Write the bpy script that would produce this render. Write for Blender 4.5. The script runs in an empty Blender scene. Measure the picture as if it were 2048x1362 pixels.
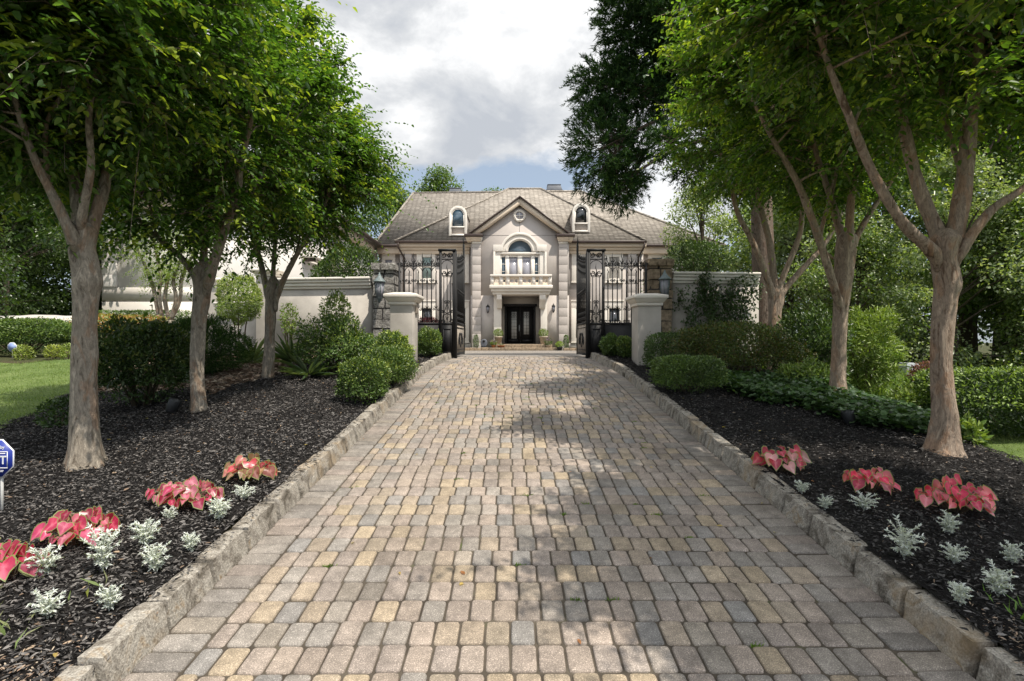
import bpy, math, random
import numpy as np
from mathutils import Vector
rng = np.random.default_rng(7)
random.seed(7)
S = bpy.context.scene
COL = S.collection
PI = math.pi
F = 1050.0                      # focal length of the photograph in its own pixels (2048 wide)
CAMZ = 1.6
def P(px, py, y):               # a photo pixel at a known distance y -> a point
    return ((px-1024)*y/F, y, CAMZ+(681-py)*y/F)
def PX(px, y): return (px-1024)*y/F
def PZ(py, y): return CAMZ+(681-py)*y/F
def ss(a, b, t):
    t = np.clip((np.asarray(t, float)-a)/(b-a), 0, 1); return t*t*(3-2*t)

# ---------------------------------------------------------------- ground shape
def D(y):                       # driveway profile: climbs 10 %, crests at the gate, falls gently to the house
    y = np.asarray(y, float)
    t = np.clip(y-10.5, 0, 2.5)
    r = np.where(y < 10.5, 0.105*np.maximum(y, -25), 1.1025+0.105*t-0.0234*t*t)
    return np.where(y > 13, 1.2187-0.012*(np.minimum(y, 34)-13), r)
def Lx(y):
    y = np.asarray(y, float)
    return -1.60-0.002*y+0.29*ss(9.3, 12.4, y)
def Rx(y):
    y = np.asarray(y, float)
    return 1.88+0.011*y-0.27*ss(9.0, 12.3, y)
def Gs(x, y):                   # beds, lawns and woods, without the driveway cut
    x = np.asarray(x, float); y = np.asarray(y, float)
    g = D(y)+0.10
    g = g-0.10*ss(-4.4, -6.0, x)-0.62*ss(4.1, 6.2, x)*(1-0.4*ss(12, 20, y))
    g = g+1.3*ss(13.5, 19, y)*ss(-9.0, -10.5, x)
    g = g+0.02*np.sin(x*2.1+y*1.3)+0.015*np.sin(x*4.3-y*3.1)
    return g
def G(x, y):
    x = np.asarray(x, float); y = np.asarray(y, float)
    g = Gs(x, y)-0.02
    strip = (x > Lx(y)-0.07) & (x < Rx(y)+0.07) & (y < 12.45)
    court = (y >= 12.45) & (y < 36) & (x > -8.9) & (x < 14)
    return np.where(strip, D(y)-0.2, np.where(court, D(y)-0.05, g))

# ---------------------------------------------------------------- materials
def mat(name):
    m = bpy.data.materials.new(name); m.use_nodes = True
    nt = m.node_tree; nt.nodes.clear()
    o = nt.nodes.new('ShaderNodeOutputMaterial'); b = nt.nodes.new('ShaderNodeBsdfPrincipled')
    nt.links.new(b.outputs[0], o.inputs[0])
    return m, nt, b, o
def N(nt, t, **kw):
    n = nt.nodes.new(t)
    for k, v in kw.items():
        if k in n.inputs.keys() if hasattr(n.inputs, 'keys') else False: n.inputs[k].default_value = v
        else: setattr(n, k, v)
    return n
def pos(nt, scale=(1, 1, 1)):
    g = nt.nodes.new('ShaderNodeNewGeometry'); mp = nt.nodes.new('ShaderNodeMapping')
    nt.links.new(g.outputs['Position'], mp.inputs['Vector']); mp.inputs['Scale'].default_value = scale
    return mp.outputs['Vector']
def noise(nt, scale, detail=4, rough=0.55, vec=None, dist=0.0):
    n = nt.nodes.new('ShaderNodeTexNoise'); n.inputs['Scale'].default_value = scale
    n.inputs['Detail'].default_value = detail; n.inputs['Roughness'].default_value = rough
    n.inputs['Distortion'].default_value = dist
    nt.links.new(vec if vec is not None else pos(nt), n.inputs['Vector'])
    return n.outputs['Fac']
def ramp(nt, fac, stops):
    r = nt.nodes.new('ShaderNodeValToRGB'); e = r.color_ramp.elements
    while len(e) > 1: e.remove(e[-1])
    for i, (p, c) in enumerate(stops):
        c = c if isinstance(c, (tuple, list)) else (c, c, c)
        if i == 0: e[0].position = p; e[0].color = (*c, 1)
        else:
            q = e.new(p); q.color = (*c, 1)
    nt.links.new(fac, r.inputs[0]); return r.outputs[0]
def mix(nt, a, b, fac, mode='MIX'):
    m = nt.nodes.new('ShaderNodeMix'); m.data_type = 'RGBA'; m.blend_type = mode
    for s, v in ((m.inputs[6], a), (m.inputs[7], b)):
        if isinstance(v, (tuple, list)): s.default_value = (*v[:3], 1)
        else: nt.links.new(v, s)
    if isinstance(fac, (int, float)): m.inputs[0].default_value = fac
    else: nt.links.new(fac, m.inputs[0])
    return m.outputs[2]
def bump(nt, b, h, strength=0.5, dist=0.02):
    n = nt.nodes.new('ShaderNodeBump'); n.inputs['Strength'].default_value = strength; n.inputs['Distance'].default_value = dist
    nt.links.new(h, n.inputs['Height']); nt.links.new(n.outputs[0], b.inputs['Normal'])
def setp(b, rough=0.8, spec=0.3, metal=0.0):
    b.inputs['Roughness'].default_value = rough; b.inputs['Specular IOR Level'].default_value = spec; b.inputs['Metallic'].default_value = metal
def m_plain(name, c, rough=0.7, spec=0.3, metal=0, var=0.15, scale=6, bs=0.15, bscale=60):
    m, nt, b, o = mat(name); setp(b, rough, spec, metal)
    f = noise(nt, scale, 5)
    lo = tuple(x*(1-var) for x in c); hi = tuple(min(1, x*(1+var)) for x in c)
    nt.links.new(ramp(nt, f, [(0.3, lo), (0.7, hi)]), b.inputs['Base Color'])
    if bs: bump(nt, b, noise(nt, bscale, 3), bs, 0.01)
    return m
def m_attr(name, rough=0.7, spec=0.3, tex=None, bs=0, bscale=90, bdist=0.004):
    m, nt, b, o = mat(name); setp(b, rough, spec)
    a = nt.nodes.new('ShaderNodeAttribute'); a.attribute_name = 'Col'
    c = a.outputs['Color']
    if tex: c = mix(nt, c, tex(nt), 1.0, 'MULTIPLY')
    nt.links.new(c, b.inputs['Base Color'])
    if bs: bump(nt, b, noise(nt, bscale, 4, 0.65), bs, bdist)
    return m
def m_leaf(name, trans=0.35, rough=0.33, spec=0.5):
    m, nt, b, o = mat(name); setp(b, rough, spec)
    a = nt.nodes.new('ShaderNodeAttribute'); a.attribute_name = 'Col'
    nt.links.new(a.outputs['Color'], b.inputs['Base Color'])
    t = nt.nodes.new('ShaderNodeBsdfTranslucent')
    g = nt.nodes.new('ShaderNodeMix'); g.data_type = 'RGBA'; g.blend_type = 'MULTIPLY'; g.inputs[0].default_value = 1
    nt.links.new(a.outputs['Color'], g.inputs[6]); g.inputs[7].default_value = (2.3, 2.4, 0.8, 1)
    nt.links.new(g.outputs[2], t.inputs['Color'])
    x = nt.nodes.new('ShaderNodeMixShader'); x.inputs[0].default_value = trans
    nt.links.new(b.outputs[0], x.inputs[1]); nt.links.new(t.outputs[0], x.inputs[2]); nt.links.new(x.outputs[0], o.inputs[0])
    return m
def m_glass(name, c, rough=0.015, spec=0.8):
    m, nt, b, o = mat(name); setp(b, rough, spec); b.inputs['Base Color'].default_value = (*c, 1)
    return m

M = {}
M['stucco'] = m_plain('stucco', (0.46, 0.42, 0.392), 0.9, 0.15, var=0.09, scale=0.9, bs=0.25, bscale=45)
M['garden_stucco'] = m_plain('garden_stucco', (0.43, 0.40, 0.365), 0.9, 0.15, var=0.17, scale=2.2, bs=0.25, bscale=70)
M['wing_stucco'] = m_plain('wing_stucco', (0.66, 0.635, 0.605), 0.9, 0.15, var=0.08, scale=0.9, bs=0.25, bscale=45)
M['trim'] = m_plain('trim', (0.72, 0.675, 0.615), 0.65, 0.25, var=0.06, scale=2, bs=0.1)
M['cream'] = m_plain('cream', (0.62, 0.52, 0.41), 0.65, 0.25, var=0.05, scale=2, bs=0.1)
M['gutter'] = m_plain('gutter', (0.045, 0.028, 0.022), 0.4, 0.5, var=0.2)
M['iron'] = m_plain('iron', (0.009, 0.009, 0.010), 0.6, 0.35, var=0.3, scale=20, bs=0.2, bscale=120)
M['sunlit_dusty_iron'] = m_plain('sunlit_dusty_iron', (0.30, 0.26, 0.22), 0.75, 0.4, var=0.25, scale=8, bs=0.2)  # black iron lightened to tan: dust plus sunlight put into the colour
M['glass_dark'] = m_glass('glass_dark', (0.012, 0.014, 0.016))
M['glass_blue'] = m_glass('glass_blue', (0.05, 0.085, 0.12))
M['glass_teal'] = m_glass('glass_teal', (0.22, 0.30, 0.29), 0.12, 0.7)
M['glass_sheen'] = m_glass('glass_sheen', (0.42, 0.43, 0.42), 0.25, 0.6)  # pale door glass: bright reflections put into the base colour
M['glass_grey'] = m_glass('glass_grey', (0.30, 0.30, 0.34), 0.15, 0.7)
M['slate_cap'] = m_plain('slate_cap', (0.10, 0.11, 0.13), 0.6, 0.4, var=0.25, scale=3)
M['verdigris'] = m_plain('verdigris', (0.15, 0.185, 0.19), 0.6, 0.4, var=0.3, scale=25)
M['terracotta'] = m_plain('terracotta', (0.33, 0.13, 0.06), 0.85, 0.2)
M['pale_pot'] = m_plain('pale_pot', (0.42, 0.36, 0.28), 0.85, 0.2, var=0.25, scale=15)
M['black_plastic'] = m_plain('black_plastic', (0.02, 0.021, 0.023), 0.45, 0.4, var=0.2)
M['grey_metal'] = m_plain('grey_metal', (0.40, 0.43, 0.46), 0.5, 0.4, var=0.1)
M['sign_blue'] = m_plain('sign_blue', (0.015, 0.035, 0.27), 0.35, 0.5, var=0.05, bs=0)
M['sign_white'] = m_plain('sign_white', (0.74, 0.76, 0.80), 0.4, 0.5, var=0.03, bs=0)
M['stake'] = m_plain('stake', (0.45, 0.45, 0.44), 0.5, 0.4)
M['leaf'] = m_leaf('leaf')
M['shrub_leaf'] = m_leaf('shrub_leaf', 0.2, 0.38, 0.4)
M['needle'] = m_leaf('needle', 0.2, 0.6, 0.12)
M['felt_leaf'] = m_leaf('felt_leaf', 0.15, 0.9, 0.1)
M['grass_blade'] = m_leaf('grass_blade', 0.3, 0.5, 0.3)
M['chip'] = m_attr('chip', 0.75, 0.3)

def bark(name, a, b_, c, sc=1.0):
    m, nt, b, o = mat(name); setp(b, 0.8, 0.2)
    v = pos(nt, (9*sc, 9*sc, 2.6*sc)); f = noise(nt, 1.3, 8, 0.66, v, 1.2)
    base = ramp(nt, f, [(0.36, a), (0.47, b_), (0.54, tuple(x*.8 for x in b_)), (0.62, tuple(x*1.3 for x in b_))])
    f2 = noise(nt, 1.0, 5, 0.62, pos(nt, (6*sc, 6*sc, 2.2*sc)), 1.0)
    col = mix(nt, base, c, ramp(nt, f2, [(0.53, 0.0), (0.58, 0.6)]))
    f3 = noise(nt, 1.0, 6, 0.7, pos(nt, (46, 46, 15)), .8)
    col = mix(nt, col, ramp(nt, f3, [(0.3, 0.55), (0.6, 1.1)]), 1.0, 'MULTIPLY')
    nt.links.new(col, b.inputs['Base Color'])
    bump(nt, b, noise(nt, 1.0, 6, 0.62, pos(nt, (24*sc, 24*sc, 5*sc)), 1.0), 0.8, 0.03)
    return m
M['crape_bark'] = bark('crape_bark', (0.105, 0.086, 0.066), (0.28, 0.245, 0.20), (0.25, 0.165, 0.11))
M['crape_bark_warm'] = bark('crape_bark_warm', (0.15, 0.10, 0.07), (0.37, 0.29, 0.225), (0.38, 0.235, 0.15))
M['dark_bark'] = bark('dark_bark', (0.03, 0.024, 0.018), (0.09, 0.072, 0.055), (0.06, 0.05, 0.04), 0.7)
M['conifer_bark'] = bark('conifer_bark', (0.07, 0.05, 0.04), (0.20, 0.155, 0.125), (0.15, 0.09, 0.065), 1.4)
M['stem'] = m_plain('stem', (0.10, 0.08, 0.055), 0.8, 0.2, var=0.3, scale=30)

def speck(nt):
    f = noise(nt, 210, 2, 0.5); f2 = noise(nt, 14, 5, 0.65)
    a = ramp(nt, f, [(0.34, 0.66), (0.56, 1.0), (0.63, 1.25), (0.69, 1.9)])
    f4 = noise(nt, 1.6, 6, .62); a = mix(nt, a, ramp(nt, f4, [(.32, .74), (.5, 1.0), (.7, 1.08)]), 1.0, 'MULTIPLY')
    return mix(nt, a, ramp(nt, f2, [(0.3, 0.70), (0.7, 1.18)]), 1.0, 'MULTIPLY')
M['paver'] = m_attr('paver', 0.8, 0.25, speck, 0.5, 160, 0.003)
def granite():
    m, nt, b, o = mat('granite'); setp(b, 0.85, 0.2)
    f = noise(nt, 7, 8, 0.68, None, 0.8)
    c = ramp(nt, f, [(0.34, (0.085, 0.074, 0.058)), (0.45, (0.21, 0.188, 0.16)), (0.56, (0.35, 0.325, 0.285)), (0.68, (0.25, 0.19, 0.125))])
    f2 = noise(nt, 120, 3, 0.6)
    c = mix(nt, c, ramp(nt, f2, [(0.3, 0.5), (0.55, 1.05), (0.7, 1.45)]), 1.0, 'MULTIPLY')
    f3 = noise(nt, 2.2, 5, 0.6)
    c = mix(nt, c, (0.36, 0.26, 0.15), ramp(nt, f3, [(0.56, 0.0), (0.70, 0.55)]))
    nt.links.new(c, b.inputs['Base Color'])
    bump(nt, b, noise(nt, 38, 8, 0.7), 0.7, 0.012)
    return m
M['granite'] = granite()
def pier_stone():
    m, nt, b, o = mat('pier_stone'); setp(b, 0.85, 0.2)
    f = noise(nt, 12, 8, 0.7, None, 0.6)
    nt.links.new(ramp(nt, f, [(0.32, (0.09, 0.085, 0.08)), (0.5, (0.27, 0.255, 0.235)), (0.66, (0.48, 0.46, 0.43))]), b.inputs['Base Color'])
    bump(nt, b, noise(nt, 25, 8, 0.7), 1.0, 0.04)
    return m
M['pier_stone'] = pier_stone()
M['pier_stone_warm'] = m_plain('pier_stone_warm', (0.24, 0.185, 0.13), 0.85, 0.2, var=0.5, scale=12, bs=1.0, bscale=25)
M['mortar'] = m_plain('mortar', (0.05, 0.047, 0.045), 0.95, 0.1, var=0.3, scale=20)
def ground_mat(name, stops, sc, bs=0.6, bsc=30, bd=0.03, fine=None):
    m, nt, b, o = mat(name); setp(b, 0.95, 0.1)
    c = ramp(nt, noise(nt, sc, 8, 0.65), stops)
    if fine: c = mix(nt, c, ramp(nt, noise(nt, fine, 4, 0.7), [(0.3, 0.45), (0.6, 1.2)]), 1.0, 'MULTIPLY')
    nt.links.new(c, b.inputs['Base Color'])
    bump(nt, b, noise(nt, bsc, 6, 0.7), bs, bd)
    return m
M['mulch'] = ground_mat('mulch', [(0.3, (0.012, 0.011, 0.011)), (0.7, (0.032, 0.029, 0.028))], 6, 1.0, 60, 0.03, 90)
M['straw'] = ground_mat('straw', [(0.3, (0.14, 0.085, 0.055)), (0.55, (0.24, 0.165, 0.11)), (0.75, (0.34, 0.26, 0.18))], 3, 0.9, 70, 0.02, 60)
M['dirt'] = ground_mat('dirt', [(0.3, (0.15, 0.115, 0.085)), (0.5, (0.27, 0.205, 0.15)), (0.72, (0.35, 0.28, 0.215))], 9, 0.9, 60, 0.02, 50)
M['ground'] = ground_mat('ground', [(0.3, (0.035, 0.05, 0.018)), (0.5, (0.06, 0.065, 0.03)), (0.7, (0.08, 0.06, 0.04))], 0.8, 0.8, 20, 0.05, 15)
M['lawn'] = ground_mat('lawn', [(0.3, (0.075, 0.115, 0.035)), (0.5, (0.125, 0.175, 0.055)), (0.7, (0.17, 0.215, 0.08))], 1.3, 0.8, 90, 0.02, 45)
M['weeds'] = ground_mat('weeds', [(0.3, (0.08, 0.13, 0.03)), (0.6, (0.17, 0.23, 0.06))], 3, 0.8, 40, 0.03, 25)
M['sand'] = ground_mat('sand', [(0.35, (0.05, 0.042, 0.034)), (0.6, (0.10, 0.085, 0.067)), (0.72, (0.07, 0.09, 0.03))], 5, 0.5, 60, 0.01)
M['concrete'] = ground_mat('concrete', [(0.3, (0.42, 0.40, 0.37)), (0.7, (0.55, 0.53, 0.50))], 1.2, 0.3, 40, 0.01)
def court_mat():
    m, nt, b, o = mat('court_pavers'); setp(b, 0.85, 0.2)
    br = nt.nodes.new('ShaderNodeTexBrick'); nt.links.new(pos(nt), br.inputs['Vector'])
    br.inputs['Scale'].default_value = 1.0; br.inputs['Brick Width'].default_value = 0.115; br.inputs['Row Height'].default_value = 0.167
    br.inputs['Mortar Size'].default_value = 0.007; br.inputs['Color1'].default_value = (0.29, 0.25, 0.21, 1); br.inputs['Color2'].default_value = (0.22, 0.205, 0.19, 1)
    br.inputs['Mortar'].default_value = (0.07, 0.06, 0.05, 1); br.inputs['Bias'].default_value = 0.1
    c = mix(nt, br.outputs['Color'], ramp(nt, noise(nt, 1.2, 5), [(0.3, 0.8), (0.7, 1.15)]), 1.0, 'MULTIPLY')
    nt.links.new(c, b.inputs['Base Color']); bump(nt, b, br.outputs['Fac'], -0.6, 0.01)
    return m
M['court'] = court_mat()
def roof_mat():
    m, nt, b, o = mat('shingles'); setp(b, 0.9, 0.15)
    g = nt.nodes.new('ShaderNodeNewGeometry'); sp = nt.nodes.new('ShaderNodeSeparateXYZ'); nt.links.new(g.outputs['Position'], sp.inputs[0])
    ad = nt.nodes.new('ShaderNodeMath'); ad.operation = 'ADD'; nt.links.new(sp.outputs[0], ad.inputs[0]); nt.links.new(sp.outputs[1], ad.inputs[1])
    cb = nt.nodes.new('ShaderNodeCombineXYZ'); nt.links.new(ad.outputs[0], cb.inputs[0]); nt.links.new(sp.outputs[2], cb.inputs[1])
    br = nt.nodes.new('ShaderNodeTexBrick'); nt.links.new(cb.outputs[0], br.inputs['Vector'])
    br.inputs['Scale'].default_value = 1.0; br.inputs['Brick Width'].default_value = 0.34; br.inputs['Row Height'].default_value = 0.135
    br.inputs['Mortar Size'].default_value = 0.022; br.inputs['Mortar Smooth'].default_value = 0.3
    br.inputs['Color1'].default_value = (0.40, 0.362, 0.315, 1); br.inputs['Color2'].default_value = (0.27, 0.243, 0.21, 1); br.inputs['Mortar'].default_value = (0.115, 0.10, 0.085, 1)
    c = mix(nt, br.outputs['Color'], ramp(nt, noise(nt, 5, 5, 0.7), [(0.3, 0.72), (0.7, 1.22)]), 1.0, 'MULTIPLY')
    nt.links.new(c, b.inputs['Base Color']); bump(nt, b, br.outputs['Fac'], -1.0, 0.04)
    return m
M['shingles'] = roof_mat()

# ---------------------------------------------------------------- object helpers
LOC = {}
def tag(o, label=None, cat=None, group=None, kind=None):
    if label: o['label'] = label
    if cat: o['category'] = cat
    if group: o['group'] = group
    if kind: o['kind'] = kind
    return o
def thing(name, label, cat, loc, group=None):
    o = bpy.data.objects.new(name, None); COL.objects.link(o); o.location = loc; o.empty_display_size = 0.2
    LOC[o.name] = np.array(loc, float); return tag(o, label, cat, group)
def link(me, name, m, parent, loc, smooth):
    me.materials.append(m)
    if smooth: me.shade_smooth()
    o = bpy.data.objects.new(name, me); COL.objects.link(o)
    if parent is not None: o.parent = parent; LOC[o.name] = LOC[parent.name]
    elif loc is not None: o.location = loc; LOC[o.name] = np.array(loc, float)
    else: LOC[o.name] = np.zeros(3)
    return o
def mesh_np(name, V, faces_flat, starts, m, parent=None, loc=None, col=None, smooth=False):
    off = LOC[parent.name] if parent is not None else (np.array(loc, float) if loc is not None else np.zeros(3))
    V = np.asarray(V, float)-off
    me = bpy.data.meshes.new(name)
    me.vertices.add(len(V)); me.vertices.foreach_set('co', V.astype(np.float32).ravel())
    me.loops.add(len(faces_flat)); me.loops.foreach_set('vertex_index', np.asarray(faces_flat, np.int32))
    me.polygons.add(len(starts)); me.polygons.foreach_set('loop_start', np.asarray(starts, np.int32))
    me.update(calc_edges=True)
    if col is not None:
        a = me.color_attributes.new('Col', 'FLOAT_COLOR', 'POINT')
        c = np.ones((len(V), 4), np.float32); c[:, :3] = col; a.data.foreach_set('color', c.ravel())
    me.validate()
    return link(me, name, m, parent, loc, smooth)

class MB:
    def __init__(s): s.V = []; s.F = []; s.C = []
    def add(s, V, F, col=None):
        n = len(s.V); s.V += [tuple(map(float, v)) for v in V]; s.F += [tuple(i+n for i in f) for f in F]
        if col is not None: s.C += [col]*len(V)
        return s
    def box(s, x0, x1, y0, y1, z0, z1):
        return s.add([(x0, y0, z0), (x1, y0, z0), (x1, y1, z0), (x0, y1, z0), (x0, y0, z1), (x1, y0, z1), (x1, y1, z1), (x0, y1, z1)],
                     [(3, 2, 1, 0), (4, 5, 6, 7), (0, 1, 5, 4), (1, 2, 6, 5), (2, 3, 7, 6), (3, 0, 4, 7)])
    def taper(s, x0, x1, y0, y1, z0, z1, e):
        return s.add([(x0, y0, z0), (x1, y0, z0), (x1, y1, z0), (x0, y1, z0), (x0-e, y0-e, z1), (x1+e, y0-e, z1), (x1+e, y1+e, z1), (x0-e, y1+e, z1)],
                     [(3, 2, 1, 0), (4, 5, 6, 7), (0, 1, 5, 4), (1, 2, 6, 5), (2, 3, 7, 6), (3, 0, 4, 7)])
    def prism(s, poly, a, b, axis='y'):   # polygon in the plane across the axis, extruded a..b
        n = len(poly)
        mk = {'y': lambda p, t: (p[0], t, p[1]), 'x': lambda p, t: (t, p[0], p[1]), 'z': lambda p, t: (p[0], p[1], t)}[axis]
        V = [mk(p, a) for p in poly]+[mk(p, b) for p in poly]
        return s.add(V, [tuple(range(n)), tuple(range(2*n-1, n-1, -1))]+[(i, i+n, (i+1) % n+n, (i+1) % n) for i in range(n)])
    def tube(s, path, rad, n=8, cap=True):
        path = [Vector(p) for p in path]
        if isinstance(rad, (int, float)): rad = [rad]*len(path)
        V = []; up = Vector((0.13, 0.21, 0.97)); prev = None
        for i, p in enumerate(path):
            t = (path[min(i+1, len(path)-1)]-path[max(i-1, 0)])
            t = t.normalized() if t.length > 1e-9 else Vector((0, 0, 1))
            if prev is None:
                a = t.cross(up)
                if a.length < 0.1: a = t.cross(Vector((1, 0, 0)))
            else: a = prev-t*prev.dot(t)
            a.normalize(); prev = a; b = t.cross(a)
            for k in range(n):
                th = 2*PI*k/n; V.append(p+(a*math.cos(th)+b*math.sin(th))*rad[i])
        Fc = [(i*n+k, i*n+(k+1) % n, (i+1)*n+(k+1) % n, (i+1)*n+k) for i in range(len(path)-1) for k in range(n)]
        if cap: Fc += [tuple(range(n-1, -1, -1)), tuple((len(path)-1)*n+k for k in range(n))]
        return s.add(V, Fc)
    def lathe(s, prof, c, n=16):
        V = [(c[0]+r*math.cos(2*PI*k/n), c[1]+r*math.sin(2*PI*k/n), c[2]+z) for r, z in prof for k in range(n)]
        Fc = [(i*n+k, i*n+(k+1) % n, (i+1)*n+(k+1) % n, (i+1)*n+k) for i in range(len(prof)-1) for k in range(n)]
        Fc += [tuple(range(n-1, -1, -1)), tuple((len(prof)-1)*n+k for k in range(n))]
        return s.add(V, Fc)
    def build(s, name, m, parent=None, loc=None, smooth=False, bevel=0):
        ff = [i for f in s.F for i in f]; st = []; k = 0
        for f in s.F: st.append(k); k += len(f)
        o = mesh_np(name, s.V, ff, st, m, parent, loc, np.array(s.C) if s.C else None, smooth)
        if bevel:
            bv = o.modifiers.new('bevel', 'BEVEL'); bv.width = bevel; bv.segments = 2; bv.limit_method = 'ANGLE'
        return o

def unit(v): return v/np.maximum(np.linalg.norm(v, axis=-1, keepdims=True), 1e-9)
def leaf_geo(Pt, Dr, Nm, L, W, hexa=True, fold=0.18, droop=0.12):
    n = len(Pt); Dr = unit(Dr); Sd = unit(np.cross(Dr, Nm)); Up = np.cross(Sd, Dr)
    L = np.broadcast_to(np.asarray(L, float).reshape(-1, 1), (n, 1)); W = np.broadcast_to(np.asarray(W, float).reshape(-1, 1), (n, 1))
    tip = Pt+Dr*L-Up*L*droop
    if hexa:
        a, b = 0.28, 0.66
        V = np.stack([Pt, Pt+Dr*L*a+Sd*W*.46+Up*W*fold, Pt+Dr*L*b+Sd*W*.38+Up*W*fold*.6-Up*L*droop*.4, tip,
                      Pt+Dr*L*b-Sd*W*.38+Up*W*fold*.6-Up*L*droop*.4, Pt+Dr*L*a-Sd*W*.46+Up*W*fold], 1)
        fi = np.array([0, 1, 2, 3, 0, 3, 4, 5])
    else:
        V = np.stack([Pt, Pt+Dr*L*.42+Sd*W*.5+Up*W*fold, tip, Pt+Dr*L*.42-Sd*W*.5+Up*W*fold], 1)
        fi = np.array([0, 1, 2, 3])
    k = V.shape[1]
    ff = (np.arange(n)[:, None]*k+fi[None]).ravel(); st = np.arange(0, len(ff), 4)
    return V.reshape(-1, 3), ff, st, k
def leaves(name, m, Pt, Dr, Nm, L, W, col, parent=None, loc=None, hexa=True, fold=0.18, droop=0.12):
    V, ff, st, k = leaf_geo(Pt, Dr, Nm, L, W, hexa, fold, droop)
    return mesh_np(name, V, ff, st, m, parent, loc, np.repeat(np.asarray(col, float), k, 0))
def rdir(n): return unit(rng.normal(size=(n, 3)))
def pick(pal, n, w=None):
    pal = np.array(pal, float); i = rng.choice(len(pal), n, p=w); return pal[i]*(0.8+0.4*rng.random((n, 1)))

# ---------------------------------------------------------------- terrain, drive, beds
def sheet(name, fn, xs, ys, m, mask=None, kind='structure', smooth=True):
    X, Y = np.meshgrid(xs, ys); Z = fn(X, Y); nx, ny = len(xs), len(ys)
    V = np.stack([X, Y, Z], -1).reshape(-1, 3)
    i = (np.arange(ny-1)[:, None]*nx+np.arange(nx-1)[None]).ravel()
    q = np.stack([i, i+1, i+1+nx, i+nx], 1)
    if mask is not None:
        c = V[q].mean(1); q = q[mask(c[:, 0], c[:, 1])]
        used = np.unique(q); mp = -np.ones(len(V), int); mp[used] = np.arange(len(used)); V = V[used]; q = mp[q]
    o = mesh_np(name, V, q.ravel(), np.arange(0, q.size, 4), m, None, None, None, smooth)
    return tag(o, kind=kind)
far = lambda a, b, n: np.geomspace(a, b, n)
xs = np.concatenate([-far(9, 190, 26)[::-1], np.arange(-8.9, 8.91, 0.12), far(9, 190, 26)])
ys = np.concatenate([[-60, -40, -25, -15, -10], np.arange(-8, 14, 0.2), far(14, 260, 40)])
sheet('ground', G, xs, ys, M['ground'])
def wob(x, y): return 0.12*np.sin(x*2.3+1)*np.sin(y*1.9)+0.05*np.sin(x*7.1+y*5.3)+0.03*np.sin(x*17.3-y*13.1)+.02*np.sin(x*31+y*27)
def lawn_left(x, y): return (x < -5.35-0.50*(y-5.55)+wob(x, y)) & (y < 10.9-0.03*(x+9)**2*0.5+wob(y, x)) & (y > 2.2) & (x > -16)
def straw_zone(x, y): return (y > 7.6+wob(x, y)*2-(x+5)*0.3) & (x < -3.95+wob(x, y)) & (x > -8) & ~lawn_left(x, y) & (y < 12.2)
def dirt_l(x, y): return (y < 1.80+wob(x, y)+(x+2)*0.25)
def bed_left(x, y): return (x < Lx(y)-0.07) & (x > -9.5) & ~lawn_left(x, y) & ~straw_zone(x, y) & ~dirt_l(x, y) & (y < 12.4)
def lawn_right(x, y): return (x > 4.55+0.18*(y-5)+wob(x, y)) & (y < 9) & (y > 0.5) & (x < 20)
def weeds_right(x, y): return (x > 4.6+wob(x, y)) & (y >= 8.4) & (y < 13) & (x < 14)
def dirt_r(x, y): return (y < 1.80+wob(x, y)+(2.2-x)*0.15)
def bed_right(x, y): return (x > Rx(y)+0.07) & (x < 5.2) & ~lawn_right(x, y) & ~weeds_right(x, y) & ~dirt_r(x, y) & (y < 12.4)
up = lambda d: (lambda x, y: Gs(x, y)+d)
fx = np.arange(-12, -1.3, 0.07); fy = np.arange(-2, 12.5, 0.07)
sheet('mulch_bed', up(0.02), fx, fy, M['mulch'], bed_left)
sheet('lawn', up(0.024), np.arange(-16, -4, 0.09), np.arange(2, 12, 0.09), M['lawn'], lawn_left)
sheet('pine_straw_bed', up(0.022), np.arange(-8.2, -3.4, 0.07), np.arange(6.5, 12.5, 0.07), M['straw'], straw_zone)
sheet('dirt_verge', up(0.02), np.arange(-6, -1.5, 0.07), np.arange(-2, 2.6, 0.07), M['dirt'], lambda x, y: (x < Lx(y)-0.06) & dirt_l(x, y))
sheet('mulch_bed', up(0.02), np.arange(1.7, 5.4, 0.07), fy, M['mulch'], bed_right)
sheet('lawn', up(0.024), np.arange(4, 20, 0.1), np.arange(0, 10, 0.1), M['lawn'], lambda x, y: lawn_right(x, y) & ~weeds_right(x, y))
sheet('weedy_verge', up(0.022), np.arange(4.2, 14, 0.1), np.arange(8.2, 13.2, 0.1), M['weeds'], weeds_right)
sheet('dirt_verge', up(0.02), np.arange(1.8, 6, 0.07), np.arange(-2, 2.6, 0.07), M['dirt'], lambda x, y: (x > Rx(y)+0.06) & dirt_r(x, y) & ~lawn_right(x, y))
sheet('side_driveway', lambda x, y: Gs(x, y)+0.05, np.arange(-40, -10.2, 0.5), np.arange(14, 24.5, 0.25), M['concrete'], lambda x, y: (y > 17.0) & (y < 20.2))
sheet('courtyard', lambda x, y: D(y)+0.0*x, np.arange(-8.8, 14, 0.4), np.arange(12.5, 31.6, 0.4), M['court'])
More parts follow.
